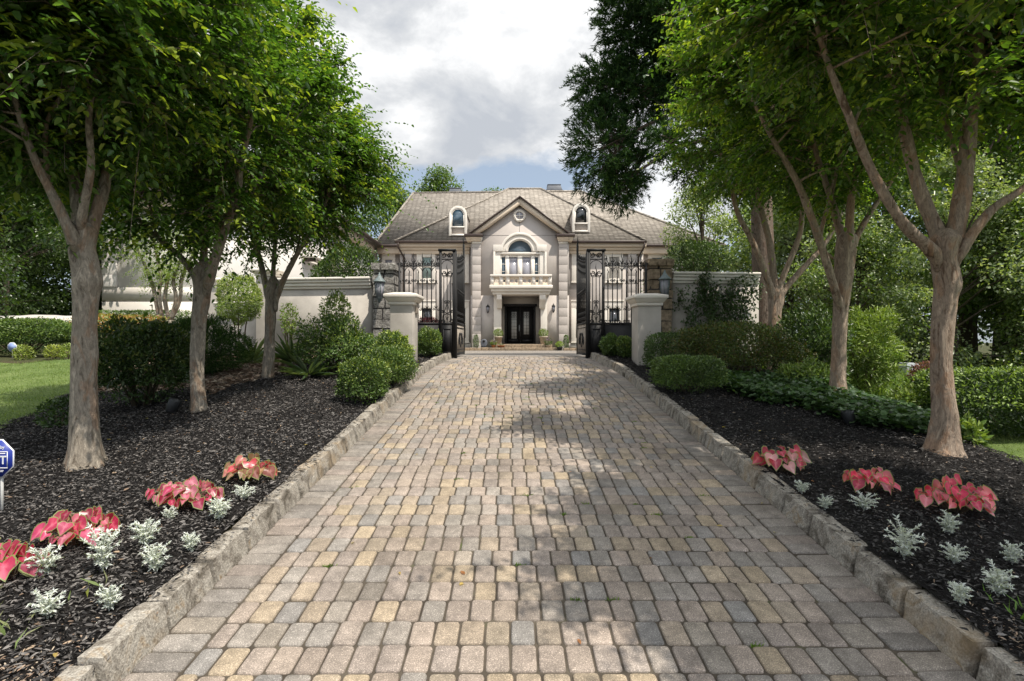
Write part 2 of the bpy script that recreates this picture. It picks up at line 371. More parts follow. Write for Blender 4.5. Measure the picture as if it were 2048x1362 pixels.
# driveway: bedding sand plus every paver, one paved surface
class Pav:
    V = []; F = []; S = []; C = []; k = 0; nv = 0
def paver(cx, cy, w, d, col):
    w2, d2 = w/2, d/2; c = min(0.015, w*.22); b = 0.007
    yaw = random.gauss(0, 0.010); ca, sa = math.cos(yaw), math.sin(yaw)
    dz = random.gauss(0, 0.0016); tx = random.gauss(0, 0.008); ty = random.gauss(0, 0.008)
    def ring(e, z):
        a, bb = w2-e, d2-e
        pts = [(-a+c, -bb), (a-c, -bb), (a-c*.3, -bb+c*.3), (a, -bb+c), (a, bb-c), (a-c*.3, bb-c*.3), (a-c, bb), (-a+c, bb), (-a+c*.3, bb-c*.3), (-a, bb-c), (-a, -bb+c), (-a+c*.3, -bb+c*.3)]
        return [(cx+x*ca-y*sa, cy+x*sa+y*ca, z+dz+x*tx+y*ty) for x, y in pts]
    V = ring(0, -0.03)+ring(0, -0.010)+ring(b*.35, -0.003)+ring(b*1.1, 0)
    n = Pav.nv; Pav.V += V; Pav.nv += 48
    for L in range(3):
        for i in range(12):
            Pav.F += [n+L*12+i, n+L*12+(i+1) % 12, n+L*12+12+(i+1) % 12, n+L*12+12+i]; Pav.S.append(Pav.k); Pav.k += 4
    Pav.F += [n+36+i for i in range(12)]; Pav.S.append(Pav.k); Pav.k += 12
    Pav.C += [col]*48
tans = [(0.325, 0.277, 0.208), (0.31, 0.266, 0.21), (0.34, 0.288, 0.212)]; pinks = [(0.29, 0.253, 0.222), (0.305, 0.266, 0.232), (0.27, 0.24, 0.217)]
greys = [(0.252, 0.238, 0.218), (0.235, 0.225, 0.21), (0.268, 0.252, 0.23)]; blues = [(0.226, 0.224, 0.218), (0.212, 0.212, 0.208)]
def pcol(border=False):
    r = random.random()
    pal = greys+pinks[2:]+[(0.215, 0.205, 0.192)] if border else (tans if r < 0.24 else pinks if r < 0.66 else greys if r < 0.91 else blues)
    c = random.choice(pal); e = random.choice(tans+pinks+greys); t = random.random()*.32; f = random.uniform(0.86, 1.1)
    return ((c[0]*(1-t)+e[0]*t)*f*1.04, (c[1]*(1-t)+e[1]*t)*f*.995, (c[2]*(1-t)+e[2]*t)*f*.965)
y = -1.0; rowd = 0.1672; J = 0.0095
while y < 12.46:
    yc = y+rowd/2; l, r = float(Lx(yc))+0.012, float(Rx(yc))-0.012
    l2, r2 = l+0.225, r-0.225
    x = l2; first = random.uniform(0.075, 0.12)
    while x < r2-0.03:
        w = first if x == l2 else random.gauss(0.1165, 0.003)
        if x+w > r2-0.06: w = r2-x
        bow = -0.02*((x-0.1)/1.6)**2
        paver(x+w/2, yc+bow+random.gauss(0, 0.0018), w-J, rowd-J+random.gauss(0, 0.002), pcol()); x += w
    y += rowd
y = -1.0
while y < 12.4:
    for e in (0, 1):
        d = random.gauss(0.119, 0.004); yc = y+d/2
        l, r = float(Lx(yc))+0.012, float(Rx(yc))-0.012
        paver(l+0.1105 if e == 0 else r-0.1105, yc-0.03+random.gauss(0, 0.004), 0.221-J, 0.119-J, pcol(True))
    y += 0.119
PV = np.array(Pav.V); PV[:, 2] += D(PV[:, 1])
o = mesh_np('driveway', PV, Pav.F, Pav.S, M['paver'], None, None, np.array(Pav.C)); tag(o, kind='structure')
sheet('driveway_sand_bed', lambda x, y: D(y)-0.011+0.0*x, np.arange(-2, 2.3, 0.1), np.arange(-30, 12.6, 0.15), M['sand'], lambda x, y: (x > Lx(y)-0.04) & (x < Rx(y)+0.04))

# kerb stones
def rough_block(l, w, h, batter, amp, seed, nl=16, nw=6, nh=9):
    r = np.random.default_rng(seed); mb = MB()
    def surf(fn, a, b):
        V = [fn(i/a, j/b) for j in range(b+1) for i in range(a+1)]
        mb.add(V, [(j*(a+1)+i, j*(a+1)+i+1, (j+1)*(a+1)+i+1, (j+1)*(a+1)+i) for j in range(b) for i in range(a)])
    X = lambda u: (u-.5)*w; Yf = lambda u: (u-.5)*l; Zf = lambda u: (u-.5)*h
    surf(lambda u, v: (X(1), Yf(u), Zf(v)), nl, nh); surf(lambda u, v: (X(0), Yf(1-u), Zf(v)), nl, nh)
    surf(lambda u, v: (X(1-u), Yf(1), Zf(v)), nw, nh); surf(lambda u, v: (X(u), Yf(0), Zf(v)), nw, nh)
    surf(lambda u, v: (X(u), Yf(v), Zf(1)), nw, nl); surf(lambda u, v: (X(1-u), Yf(v), Zf(0)), nw, nl)
    V = np.array(mb.V)
    q = V/np.array([w/2, l/2, h/2])             # round the edges a little
    e = 9.0; s = (np.abs(q)**e).sum(1)**(1/e); 
    V = V/(1+.030*np.maximum(s[:, None]-1.03, 0)/.1)
    f = np.zeros(V.shape)
    for k in range(7):
        fr = r.normal(size=(3, 3))*(12*1.6**k); ph = r.random(3)*6.3
        f += np.sin(V@fr.T+ph)*amp*.8/(1.35**k)
    V = V+f*np.array([1, .25, .45])
    V[:, 0] -= batter*(V[:, 2]/h)                # battered face
    mb.V = [tuple(v) for v in V]
    return mb
ORD = ['first', 'second', 'third', 'fourth', 'fifth', 'sixth', 'seventh', 'eighth', 'ninth', 'tenth', 'eleventh', 'twelfth', 'thirteenth', 'fourteenth', 'fifteenth', 'sixteenth', 'seventeenth', 'eighteenth', 'nineteenth', 'twentieth', 'twenty-first', 'twenty-second', 'twenty-third', 'twenty-fourth', 'twenty-fifth', 'twenty-sixth', 'twenty-seventh', 'twenty-eighth', 'twenty-ninth', 'thirtieth', 'thirty-first', 'thirty-second']
def kerb(side):
    y = 1.35; i = 0
    while y < 12.0:
        l = random.uniform(0.31, 0.42) if side < 0 else random.uniform(0.33, 0.46)
        yc = y+l/2; w = 0.100; h = 0.25
        mb = rough_block(l-0.030, w, h, 0.05, 0.0042, 100+i+(50 if side > 0 else 0))
        xe = float(Lx(yc)) if side < 0 else float(Rx(yc))
        x = (xe-w/2+0.012 if side < 0 else xe+w/2-0.012)+random.uniform(-.005, .005)
        z = float(D(yc))+0.130-h/2+random.uniform(-0.009, 0.008)
        V = np.array(mb.V)
        if side > 0: V[:, 0] *= -1; mb.F = [f[::-1] for f in mb.F]
        sl = (float(Lx(yc+.2))-float(Lx(yc-.2)))/0.4 if side < 0 else (float(Rx(yc+.2))-float(Rx(yc-.2)))/0.4
        V[:, 0] += V[:, 1]*(sl+random.gauss(0, 0.018)); V[:, 2] += V[:, 1]*float(D(yc+.1)-D(yc-.1))/0.2
        V += np.array([x, yc, z]); mb.V = [tuple(v) for v in V]
        o = mb.build('kerb_stone', M['granite'], None, (x, yc, z-h/2), False)
        wd = 'left' if side < 0 else 'right'
        tag(o, f'rough {"sunlit buff-grey" if side < 0 else "shaded grey-brown"} granite kerb block, {ORD[i]} from the near end of the {wd} driveway edging', 'kerb stone', f'granite blocks edging the {wd} side of the driveway')
        y += l; i += 1
kerb(-1); kerb(1)

# mulch chips, straw, grass
def scatter(n, x0, x1, y0, y1, mask, yp=1.0):
    m_ = int(n*3); x = rng.uniform(x0, x1, m_); u = rng.random(m_)**yp; yy = y0+(y1-y0)*u
    k = mask(x+rng.normal(0, .045, m_), yy+rng.normal(0, .045, m_)); return x[k][:n], yy[k][:n]
def chips(name, n, box, mask, pal, w, lo, hi, yp=1.5, h=0.03):
    x, yy = scatter(n, *box, mask, yp); k = len(x)
    Pt = np.stack([x, yy, Gs(x, yy)+h+rng.random(k)*0.014], 1)
    a = rng.random(k)*2*PI; Dr = np.stack([np.cos(a), np.sin(a), rng.normal(0, 0.22, k)], 1)
    Nm = unit(np.stack([rng.normal(0, .55, k), rng.normal(0, .55, k), np.ones(k)], 1))
    L = rng.uniform(lo, hi, k)
    return tag(leaves(name, M['chip'], Pt, Dr, Nm, L, L*rng.uniform(.14, .42, k), pick(pal, k, w), None, None, True, 0.3, 0.05), kind='stuff')
mp = [(0.020, 0.019, 0.019), (0.085, 0.079, 0.076), (0.165, 0.154, 0.146), (0.17, 0.12, 0.085), (0.36, 0.27, 0.19)]
chips('mulch_chips', 120000, (-6.4, -1.6, 1.0, 12), bed_left, mp, [.34, .38, .255, .018, .007], 0.009, 0.040)
chips('mulch_chips', 66000, (1.9, 5.3, 1.0, 11), bed_right, mp, [.64, .30, .045, .01, .005], 0.009, 0.040)
sp_ = [(0.28, 0.21, 0.155), (0.22, 0.15, 0.105), (0.36, 0.30, 0.23), (0.11, 0.085, 0.065)]
chips('straw_litter', 12000, (-8, -3.6, 6.5, 12), straw_zone, sp_, [.35, .3, .2, .15], 0.05, 0.13, 1.0)
chips('verge_litter', 16000, (-4.5, -1.6, 0.9, 2.7), lambda x, y: (x < Lx(y)-.1) & (y+rng.normal(0, .09, len(y)) < 2.08+wob(x, y)+(x+2)*.25), sp_, [.4, .2, .3, .1], 0.006, 0.024, 1.0, 0.034)
chips('verge_litter', 14000, (1.9, 4.5, 0.9, 2.7), lambda x, y: (x > Rx(y)+.1) & (y+rng.normal(0, .09, len(y)) < 2.10+wob(x, y)+(2.2-x)*.15), sp_, [.4, .3, .2, .1], 0.006, 0.024, 1.0, 0.034)
def grass(name, n, box, mask, lo, hi, pal, yp=1.3, h=0.02):
    x, yy = scatter(n, *box, mask, yp); k = len(x)
    Pt = np.stack([x, yy, Gs(x, yy)+h], 1); Dr = unit(np.stack([rng.normal(0, .5, k), rng.normal(0, .5, k), np.ones(k)], 1))
    L = rng.uniform(lo, hi, k); Nm = rdir(k)
    return tag(leaves(name, M['grass_blade'], Pt, Dr, Nm, L, L*0.10+0.002, pick(pal, k), None, None, False, 0.1, 0.35), kind='stuff')
gp = [(0.13, 0.19, 0.05), (0.10, 0.155, 0.04), (0.18, 0.225, 0.075)]
grass('lawn_grass', 42000, (-13, -4.5, 3, 11.2), lawn_left, 0.03, 0.055, gp)
grass('lawn_grass', 20000, (4.4, 11, 3, 9), lawn_right, 0.03, 0.055, gp)
grass('weeds', 16000, (4.4, 12, 8, 13), weeds_right, 0.10, 0.36, [(0.15, 0.22, 0.06), (0.20, 0.27, 0.09), (0.10, 0.17, 0.04)])
tx = lambda cx, cy, r: (lambda x, y: (x-cx)**2+(y-cy)**2 < r*r)
grass('verge_grass', 700, (-4, -2, 1.5, 2.6), lambda x, y: np.sin(x*9)*np.sin(y*8) > 0.35, 0.05, 0.12, [(0.20, 0.27, 0.10), (0.28, 0.30, 0.16)], 1, 0.02)
grass('verge_grass', 60, (2.1, 2.45, 2.1, 2.5), tx(2.23, 2.30, 0.07), 0.03, 0.08, [(0.13, 0.24, 0.05)], 1, 0.03)
grass('verge_grass', 60, (2.1, 3, 1.5, 2.2), tx(2.2, 1.98, 0.09), 0.03, 0.08, [(0.12, 0.22, 0.05)], 1, 0.03)
def moss():
    k = 1600; s = 46; cx = rng.uniform(-1.3, 1.6, s); cy = -1.0+rowd*rng.integers(16, 62, s)
    i = rng.integers(0, s, k); x = cx[i]+rng.normal(0, .016, k); yy = cy[i]+rng.normal(0, .006, k)-0.02*((x-0.1)/1.6)**2
    Pt = np.stack([x, yy, D(yy)-0.012], 1); Dr = unit(np.stack([rng.normal(0, .6, k), rng.normal(0, .6, k), np.ones(k)], 1)); L = rng.uniform(.010, .028, k)
    tag(leaves('joint_moss', M['grass_blade'], Pt, Dr, rdir(k), L, L*.3, pick([(0.13, 0.22, 0.03), (0.09, 0.15, 0.03)], k), None, None, False), kind='stuff')
moss()

# ---------------------------------------------------------------- foliage builders
def shrub(name, label, cat, c, r, n, leaf, pal, w=None, e=2.5, stems=5, skirt=0.0, group=None, asp=0.45, spread=0.10, m='shrub_leaf', tips=None, bumpy=0.08, stemlen=None, inner=0.3, updir=0.35):
    """c = centre of the leafy volume, r = half extents; the root stands on the ground below it."""
    gz = float(Gs(c[0], c[1])) if stemlen is None else c[2]-r[2]-stemlen
    root = thing(name, label, cat, (c[0], c[1], gz), group)
    r = tuple(v*(1-.75*bumpy) for v in r); c = (c[0], c[1], c[2]-.3*bumpy*r[2])
    d = rdir(n); rad = 1/((np.abs(d)**e).sum(1)**(1/e))
    ph = rng.random((4, 3))*6.3; fr = rng.normal(size=(4, 3))*3.2
    bmp = sum(np.sin(d@fr[k]+ph[k, 0]) for k in range(4))/4*bumpy*1.8
    fr2 = rng.normal(size=(3, 3))*9; bmp = bmp+sum(np.sin(d@fr2[k]+ph[k, 1]) for k in range(3))/3*bumpy*0.9
    dep = np.abs(rng.normal(0, spread, n)); ki = rng.random(n) < inner; dep[ki] = rng.random(ki.sum())*0.6
    stray = 1+(rng.random(n) < .06)*rng.random(n)*.16
    sc = (rad*(1+bmp)*(1-dep)*stray)[:, None]
    Pt = np.array(c)+d*sc*np.array(r)
    keep = np.ones(n, bool)
    if skirt: keep = ~((Pt[:, 2] < c[2]-r[2]*(1-2*skirt)) & (rng.random(n) < 0.85))
    keep &= Pt[:, 2] > Gs(Pt[:, 0], Pt[:, 1])+0.03
    Pt = Pt[keep]; d = d[keep]; dep = dep[keep]; k = len(Pt)
    Dr = unit(d*0.7+rdir(k)*0.8+np.array([0, 0, updir])); Nm = unit(d*0.6+rdir(k)*0.7+np.array([0, 0, .6]))
    L = leaf*rng.uniform(.7, 1.25, k); col = pick(pal, k, w)
    q3 = rng.normal(size=(3, 3))*2.6/max(r); col = col*(1+.22*sum(np.sin((Pt-np.array(c))@q3[j]*1.7+j) for j in range(3))/1.7)[:, None]
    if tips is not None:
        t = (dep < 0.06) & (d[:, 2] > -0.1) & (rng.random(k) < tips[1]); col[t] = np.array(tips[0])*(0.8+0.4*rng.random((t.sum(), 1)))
    leaves('foliage', M[m], Pt, Dr, Nm, L, L*asp, col, root)
    if stems:
        mb = MB()
        for s in range(stems):
            a = s*2.4+rng.random(); q = (c[0]+r[0]*.55*math.cos(a), c[1]+r[1]*.55*math.sin(a), c[2]+r[2]*.1)
            b0 = (c[0]+r[0]*.12*math.cos(a), c[1]+r[1]*.12*math.sin(a), gz-0.03)
            mid = tuple((b0[i]*.5+q[i]*.5)+rng.normal(0, .05*r[0]) for i in range(3)); t = 0.012+0.010*max(r)
            mb.tube([b0, mid, q], [t, t*.8, t*.4], 6)
        mb.build('stem', M['stem'], root, None, True)
    return root
DARK = [(0.026, 0.050, 0.014), (0.038, 0.070, 0.019), (0.055, 0.092, 0.025)]
MID = [(0.048, 0.092, 0.024), (0.075, 0.13, 0.033), (0.11, 0.17, 0.042)]
LITE = [(0.11, 0.175, 0.04), (0.16, 0.225, 0.052), (0.20, 0.26, 0.065)]
YEL = (0.19, 0.24, 0.045)

def limb_path(pts, y, drift=0.0):
    n = len(pts); return [(PX(px, y+drift*i/(n-1)), y+drift*i/(n-1), PZ(py, y+drift*i/(n-1))) for i, (px, py, w) in enumerate(pts)], [w/2*y/F for px, py, w in pts]
def smooth_path(path, rad, k=4):
    P_ = np.array(path); R_ = np.array(rad); n = len(P_); out = []; ro = []
    for i in range(n-1):
        p0, p1, p2, p3 = P_[max(i-1, 0)], P_[i], P_[i+1], P_[min(i+2, n-1)]
        for j in range(k):
            t = j/k
            out.append(0.5*((2*p1)+(-p0+p2)*t+(2*p0-5*p1+4*p2-p3)*t*t+(-p0+3*p1-3*p2+p3)*t**3)); ro.append(R_[i]*(1-t)+R_[i+1]*t)
    out.append(P_[-1]); ro.append(R_[-1]); return np.array(out), np.array(ro)
def twig_leaves(starts, dirs, length, nleaf, L, asp, droop=0.25):
    """sprays: leaves in two rows along thin drooping twigs -> arrays"""
    n = len(starts); t = np.linspace(0.12, 1.0, nleaf)
    ln = length[:, None, None]; tt = t[None, :, None]
    Pt = starts[:, None]+dirs[:, None]*ln*tt; Pt[:, :, 2] -= droop*(length[:, None]*t[None]**2)
    tan = unit(dirs[:, None]+np.array([0, 0, -2*droop])*tt)*np.ones((1, nleaf, 1))
    side = unit(np.cross(tan, np.array([0, 0, 1.0])+rng.normal(0, .25, (n, 1, 3)))); sg = np.where(np.arange(nleaf) % 2, 1, -1)[None, :, None]
    Dr = unit(side*sg*0.85+tan*0.55+rng.normal(0, .22, (n, nleaf, 3))+np.array([0, 0, -.12]))
    Nm = unit(np.array([0, 0, 1.0])+rng.normal(0, .35, (n, nleaf, 3)))
    sz = L*rng.uniform(.65, 1.15, (n, nleaf))*(1-0.45*np.abs(t[None]-.45))
    return Pt.reshape(-1, 3), Dr.reshape(-1, 3), Nm.reshape(-1, 3), sz.ravel(), np.tile(t, n)
def crape(label, base, trunk, limbs, ells, nsec, bk, leafL=0.088, pal=None, group='crape myrtles lining the driveway', twigs=24):
    root = thing('crape_myrtle', label, 'tree', base, group); y = base[1]
    mb = MB(); pts = []
    p, r = limb_path(trunk+[(trunk[-1][0], trunk[-1][1]-12, trunk[-1][2]*.72), (trunk[-1][0], trunk[-1][1]-22, trunk[-1][2]*.30)], y); r = [v*.72 for v in r]; p[0] = (p[0][0], p[0][1], base[2]-0.06)
    sp, sr = smooth_path(p, r, 14)
    ph = rng.random(6)*6.3
    n = 28; V = []; kn = [(rng.uniform(sp[0][2]+.25, sp[-1][2]-.1), rng.random()*6.28, rng.uniform(.06, .17), rng.uniform(.04, .10)) for _ in range(11)]
    for i, (q, rr) in enumerate(zip(sp, sr)):         # fluted, knobbly trunk
        for k in range(n):
            th = 2*PI*k/n
            fl = 2.6*math.exp(-max(0, q[2]-sp[0][2]-.05)/.16)
            f = 1+0.22*fl*.4+0.05*fl*math.sin(5*th+ph[4])+0.07*math.sin(3*th+ph[0]+q[2]*.8)+0.05*math.sin(5*th+ph[1]-q[2]*1.7)+0.035*math.sin(2*th+q[2]*5+ph[2])+0.02*math.sin(7*th+q[2]*11+ph[3])
            for kz_, kt, ka, ks in kn: f += ka*math.exp(-((q[2]-kz_)/ks)**2-((th-kt+PI) % (2*PI)-PI)**2/.28)
            V.append((q[0]+rr*f*math.cos(th), q[1]+rr*f*math.sin(th), q[2]))
    mb.add(V, [(i*n+k, i*n+(k+1) % n, (i+1)*n+(k+1) % n, (i+1)*n+k) for i in range(len(sp)-1) for k in range(n)]+[tuple((len(sp)-1)*n+k for k in range(n))])
    for pts_, drift in limbs:
        p, r = limb_path([(.5*pts_[0][0]+.5*trunk[-1][0], pts_[0][1]+38, pts_[0][2]*.55)]+pts_, y, drift); r = [v*.66 for v in r]; q, rr = smooth_path(p, r, 4)
        mb.tube(q, list(rr*(1+0.06*np.sin(np.arange(len(q))*1.9))), 10); pts += [(tuple(a), b) for a, b in zip(q, rr)][2:]
    LP = np.array([a for a, b in pts]); LR = np.array([b for a, b in pts])
    # secondary branches reach out into the crown
    E = []
    for cx, cy, cz, rx, ry, rz, wt in ells:
        k = int(nsec*wt*1.35); d = rdir(k); rr = rng.random((k, 1))**0.42
        E.append(np.array([cx, cy, cz])+d*rr*np.array([rx, ry, rz])*0.88)
    E = np.concatenate(E); C0 = np.array(ells[0][:3])
    st, di, ln = [], [], []
    for e in E:
        dd = np.linalg.norm(LP-e, axis=1)+0.7*np.maximum(LP[:, 2]-e[2], 0); i = int(np.argmin(dd)); a = LP[i]; r0 = min(LR[i]*.5, 0.022)
        mid = (a+e)/2+np.array([0, 0, .12])+rng.normal(0, .07, 3)
        q, rr = smooth_path([a, mid, e], [r0, r0*.65, 0.004], 4); mb.tube(q, list(rr), 5)
        L_ = np.linalg.norm(e-a); k = max(7, int(twigs*min(1.35, .45+L_*.7)))
        tt = rng.random(k)**0.6; idx = (tt*(len(q)-1)).astype(int)
        out = unit(e-a)
        st.append(q[idx]); di.append(unit(out*0.6+unit(e-C0)*0.5+rng.normal(0, .75, (k, 3))*np.array([1, 1, .7])+np.array([0, 0, .16]))); ln.append(rng.uniform(.22, .62, k)); far_ = rng.random(k) < .10; ln[-1][far_] *= 1.55; di[-1][far_] = unit(di[-1][far_]+unit(e-C0)*1.4)
    st = np.concatenate(st); di = np.concatenate(di); ln = np.concatenate(ln)
    Pt, Dr, Nm, sz, t = twig_leaves(st, di, ln, 13, leafL, .5)
    k = len(Pt); pal = pal or [(0.036, 0.084, 0.018), (0.055, 0.116, 0.022), (0.092, 0.168, 0.030)]
    col = pick(pal, k); yt = (np.repeat(rng.random(len(st)), 13) < 0.22) & (t > .45); col[yt] = np.array([0.20, 0.26, 0.035])*(0.8+.4*rng.random((yt.sum(), 1)))
    col *= np.repeat(rng.uniform(.75, 1.2, len(st)), 13)[:, None]
    cr = leaves('crown', M['leaf'], Pt, Dr, Nm, sz, sz*.52, col, root)
    for a, d, l in list(zip(st, di, ln))[::4]:
        mb.tube([a, a+d*l*.5-np.array([0, 0, .06*l]), a+d*l-np.array([0, 0, .25*l])], [.0035, .0028, .0015], 3, False)
    mb.build('trunk', M[bk], root, None, True)
    return root
def gb(x, y): return (x, y, float(Gs(x, y))+0.02)
crape('large grey crape myrtle with thick pale trunk beside the blue octagonal sign', gb(-3.57, 4.39),
      [(172, 940, 92), (172, 912, 74), (171, 850, 62), (170, 720, 56), (174, 600, 58), (178, 560, 66), (165, 500, 60), (163, 462, 68)],
      [([(178, 475, 40), (208, 375, 32), (222, 290, 28), (250, 190, 22), (280, 60, 15)], 0.5), ([(160, 475, 44), (152, 380, 32), (140, 300, 26), (125, 180, 20), (110, 30, 14)], 0.3),
       ([(148, 480, 36), (105, 390, 24), (66, 310, 20), (30, 200, 16), (0, 90, 12)], -0.5), ([(163, 440, 26), (182, 330, 20), (178, 230, 16), (200, 100, 12)], -0.4), ([(105, 390, 15), (92, 250, 12), (150, 160, 10)], -.2)],
      [(-3.55, 4.35, 4.65, 1.7, 1.5, 1.7, 1.0), (-4.7, 4.3, 4.0, 1.2, 1.2, 1.05, .38), (-3.3, 3.4, 4.2, 1.0, .8, .9, .22), (-4.1, 4.6, 3.35, 1.1, 1.0, .45, .26)], 95, 'crape_bark')
crape('middle crape myrtle of the left row with a forked grey trunk', gb(-3.70, 6.20),
      [(396, 832, 44), (397, 800, 36), (394, 740, 32), (397, 650, 36), (404, 590, 42), (406, 545, 50)],
      [([(418, 560, 30), (448, 460, 26), (474, 395, 22), (482, 330, 16), (505, 230, 12)], -0.5), ([(406, 560, 26), (408, 470, 18), (398, 390, 15), (380, 250, 12)], 0.4),
       ([(394, 562, 22), (362, 515, 17), (312, 472, 14), (262, 420, 11), (215, 330, 8)], 0.3), ([(460, 440, 14), (498, 395, 11), (545, 310, 8)], 0.3), ([(408, 470, 12), (440, 350, 9), (450, 220, 7)], .5)],
      [(-3.75, 6.2, 4.5, 1.9, 1.75, 2.1, 1.0), (-4.6, 6.3, 4.3, 1.1, 1.1, .9, .25), (-3.6, 6.3, 3.5, 1.2, 1.0, .3, .10)], 105, 'crape_bark')
crape('smallest crape myrtle of the left row standing nearest the stucco wall', gb(-3.86, 8.33),
      [(535, 764, 32), (536, 740, 27), (539, 670, 25), (541, 610, 30), (546, 575, 38)],
      [([(556, 585, 20), (592, 512, 14), (632, 448, 12), (655, 395, 9), (690, 300, 6)], -0.3), ([(535, 588, 20), (520, 520, 16), (502, 455, 13), (480, 360, 9)], 0.3),
       ([(545, 575, 16), (550, 490, 12), (560, 380, 10), (575, 250, 7)], 0.5), ([(592, 512, 8), (610, 400, 7), (640, 280, 5)], .2)],
      [(-3.78, 8.33, 4.75, 1.9, 1.8, 2.1, 1.0), (-2.6, 8.2, 4.2, .8, .8, .8, .18), (-3.7, 8.4, 3.6, 1.2, 1.0, .35, .15)], 110, 'crape_bark')
WARM = [(0.046, 0.100, 0.018), (0.074, 0.142, 0.022), (0.122, 0.200, 0.032)]
crape('large reddish crape myrtle with thick trunk nearest on the right', gb(3.75, 4.58),
      [(1886, 922, 90), (1888, 895, 68), (1890, 840, 56), (1884, 720, 50), (1890, 610, 52), (1896, 570, 62), (1888, 520, 62), (1890, 480, 80)],
      [([(1866, 505, 40), (1805, 445, 30), (1745, 345, 26), (1695, 225, 22), (1650, 110, 16), (1620, 0, 10)], -0.3), ([(1880, 480, 46), (1836, 370, 36), (1808, 255, 32), (1788, 150, 24), (1770, 10, 16)], 0.4),
       ([(1906, 485, 52), (1926, 380, 46), (1940, 250, 38), (1955, 120, 28), (1975, -30, 18)], 0.1), ([(1920, 505, 34), (1978, 425, 26), (2035, 385, 20), (2120, 320, 14)], -0.2), ([(1926, 360, 18), (1890, 240, 15), (1880, 120, 12)], .4)],
      [(3.85, 4.6, 4.75, 2.0, 1.7, 1.6, 1.0), (2.4, 4.6, 4.7, .9, 1., .8, .2), (4.9, 4.6, 4.3, 1.0, 1.0, .9, .22)], 105, 'crape_bark_warm', pal=WARM)
crape('middle crape myrtle of the right row rising out of the ivy', gb(4.28, 6.88),
      [(1677, 806, 50), (1677, 780, 40), (1678, 720, 34), (1682, 620, 38), (1688, 540, 46), (1694, 480, 50)],
      [([(1676, 600, 24), (1650, 515, 22), (1630, 455, 22), (1595, 365, 19), (1552, 290, 14), (1500, 190, 9)], -0.4), ([(1688, 490, 30), (1664, 405, 20), (1640, 330, 16), (1600, 200, 11)], 0.4),
       ([(1698, 485, 30), (1702, 400, 20), (1720, 300, 16), (1740, 160, 11)], -0.1), ([(1706, 490, 22), (1735, 435, 16), (1790, 350, 12), (1850, 250, 8)], 0.3), ([(1640, 480, 13), (1665, 380, 12), (1690, 260, 9)], .1)],
      [(4.3, 6.9, 5.0, 2.05, 1.9, 1.95, 1.05), (2.75, 6.8, 5.3, .7, .8, .8, .12)], 115, 'crape_bark_warm', pal=WARM)
crape('slim crape myrtle of the right row nearest the gate, behind the clipped hedge', gb(4.80, 9.60),
      [(1548, 740, 38), (1549, 700, 34), (1550, 620, 34), (1552, 585, 40)],
      [([(1542, 580, 22), (1508, 490, 17), (1475, 425, 14), (1460, 360, 11), (1430, 270, 7)], -0.3), ([(1549, 580, 24), (1540, 490, 20), (1520, 410, 15), (1500, 310, 10)], 0.2),
       ([(1562, 590, 20), (1605, 538, 17), (1655, 480, 14), (1700, 390, 9)], 0.3), ([(1560, 570, 18), (1598, 475, 15), (1605, 420, 13), (1620, 300, 9)], -0.2)],
      [(4.75, 9.6, 5.55, 2.1, 1.9, 1.75, 1.1), (5.3, 10.9, 5.5, 1.5, 1.2, 1.2, .45)], 105, 'crape_bark_warm', pal=WARM)

crape('crape myrtle outside the right photo edge, its leaves reaching into the top right corner', gb(3.9, 2.15),
      [(2930, 1390, 170), (2930, 1300, 130), (2935, 900, 110), (2930, 400, 130)],
      [([(2900, 420, 70), (2760, 150, 52), (2560, -120, 40), (2350, -420, 24)], 0.1), ([(2960, 420, 80), (2990, 100, 60), (3010, -300, 40)], 0.2), ([(2920, 400, 70), (2860, 60, 50), (2780, -300, 36)], 0.6)],
      [(3.35, 1.6, 4.3, 1.8, 1.7, 1.25, 1.0), (2.9, 2.9, 4.1, .9, .9, .7, .25)], 95, 'crape_bark_warm', pal=WARM)

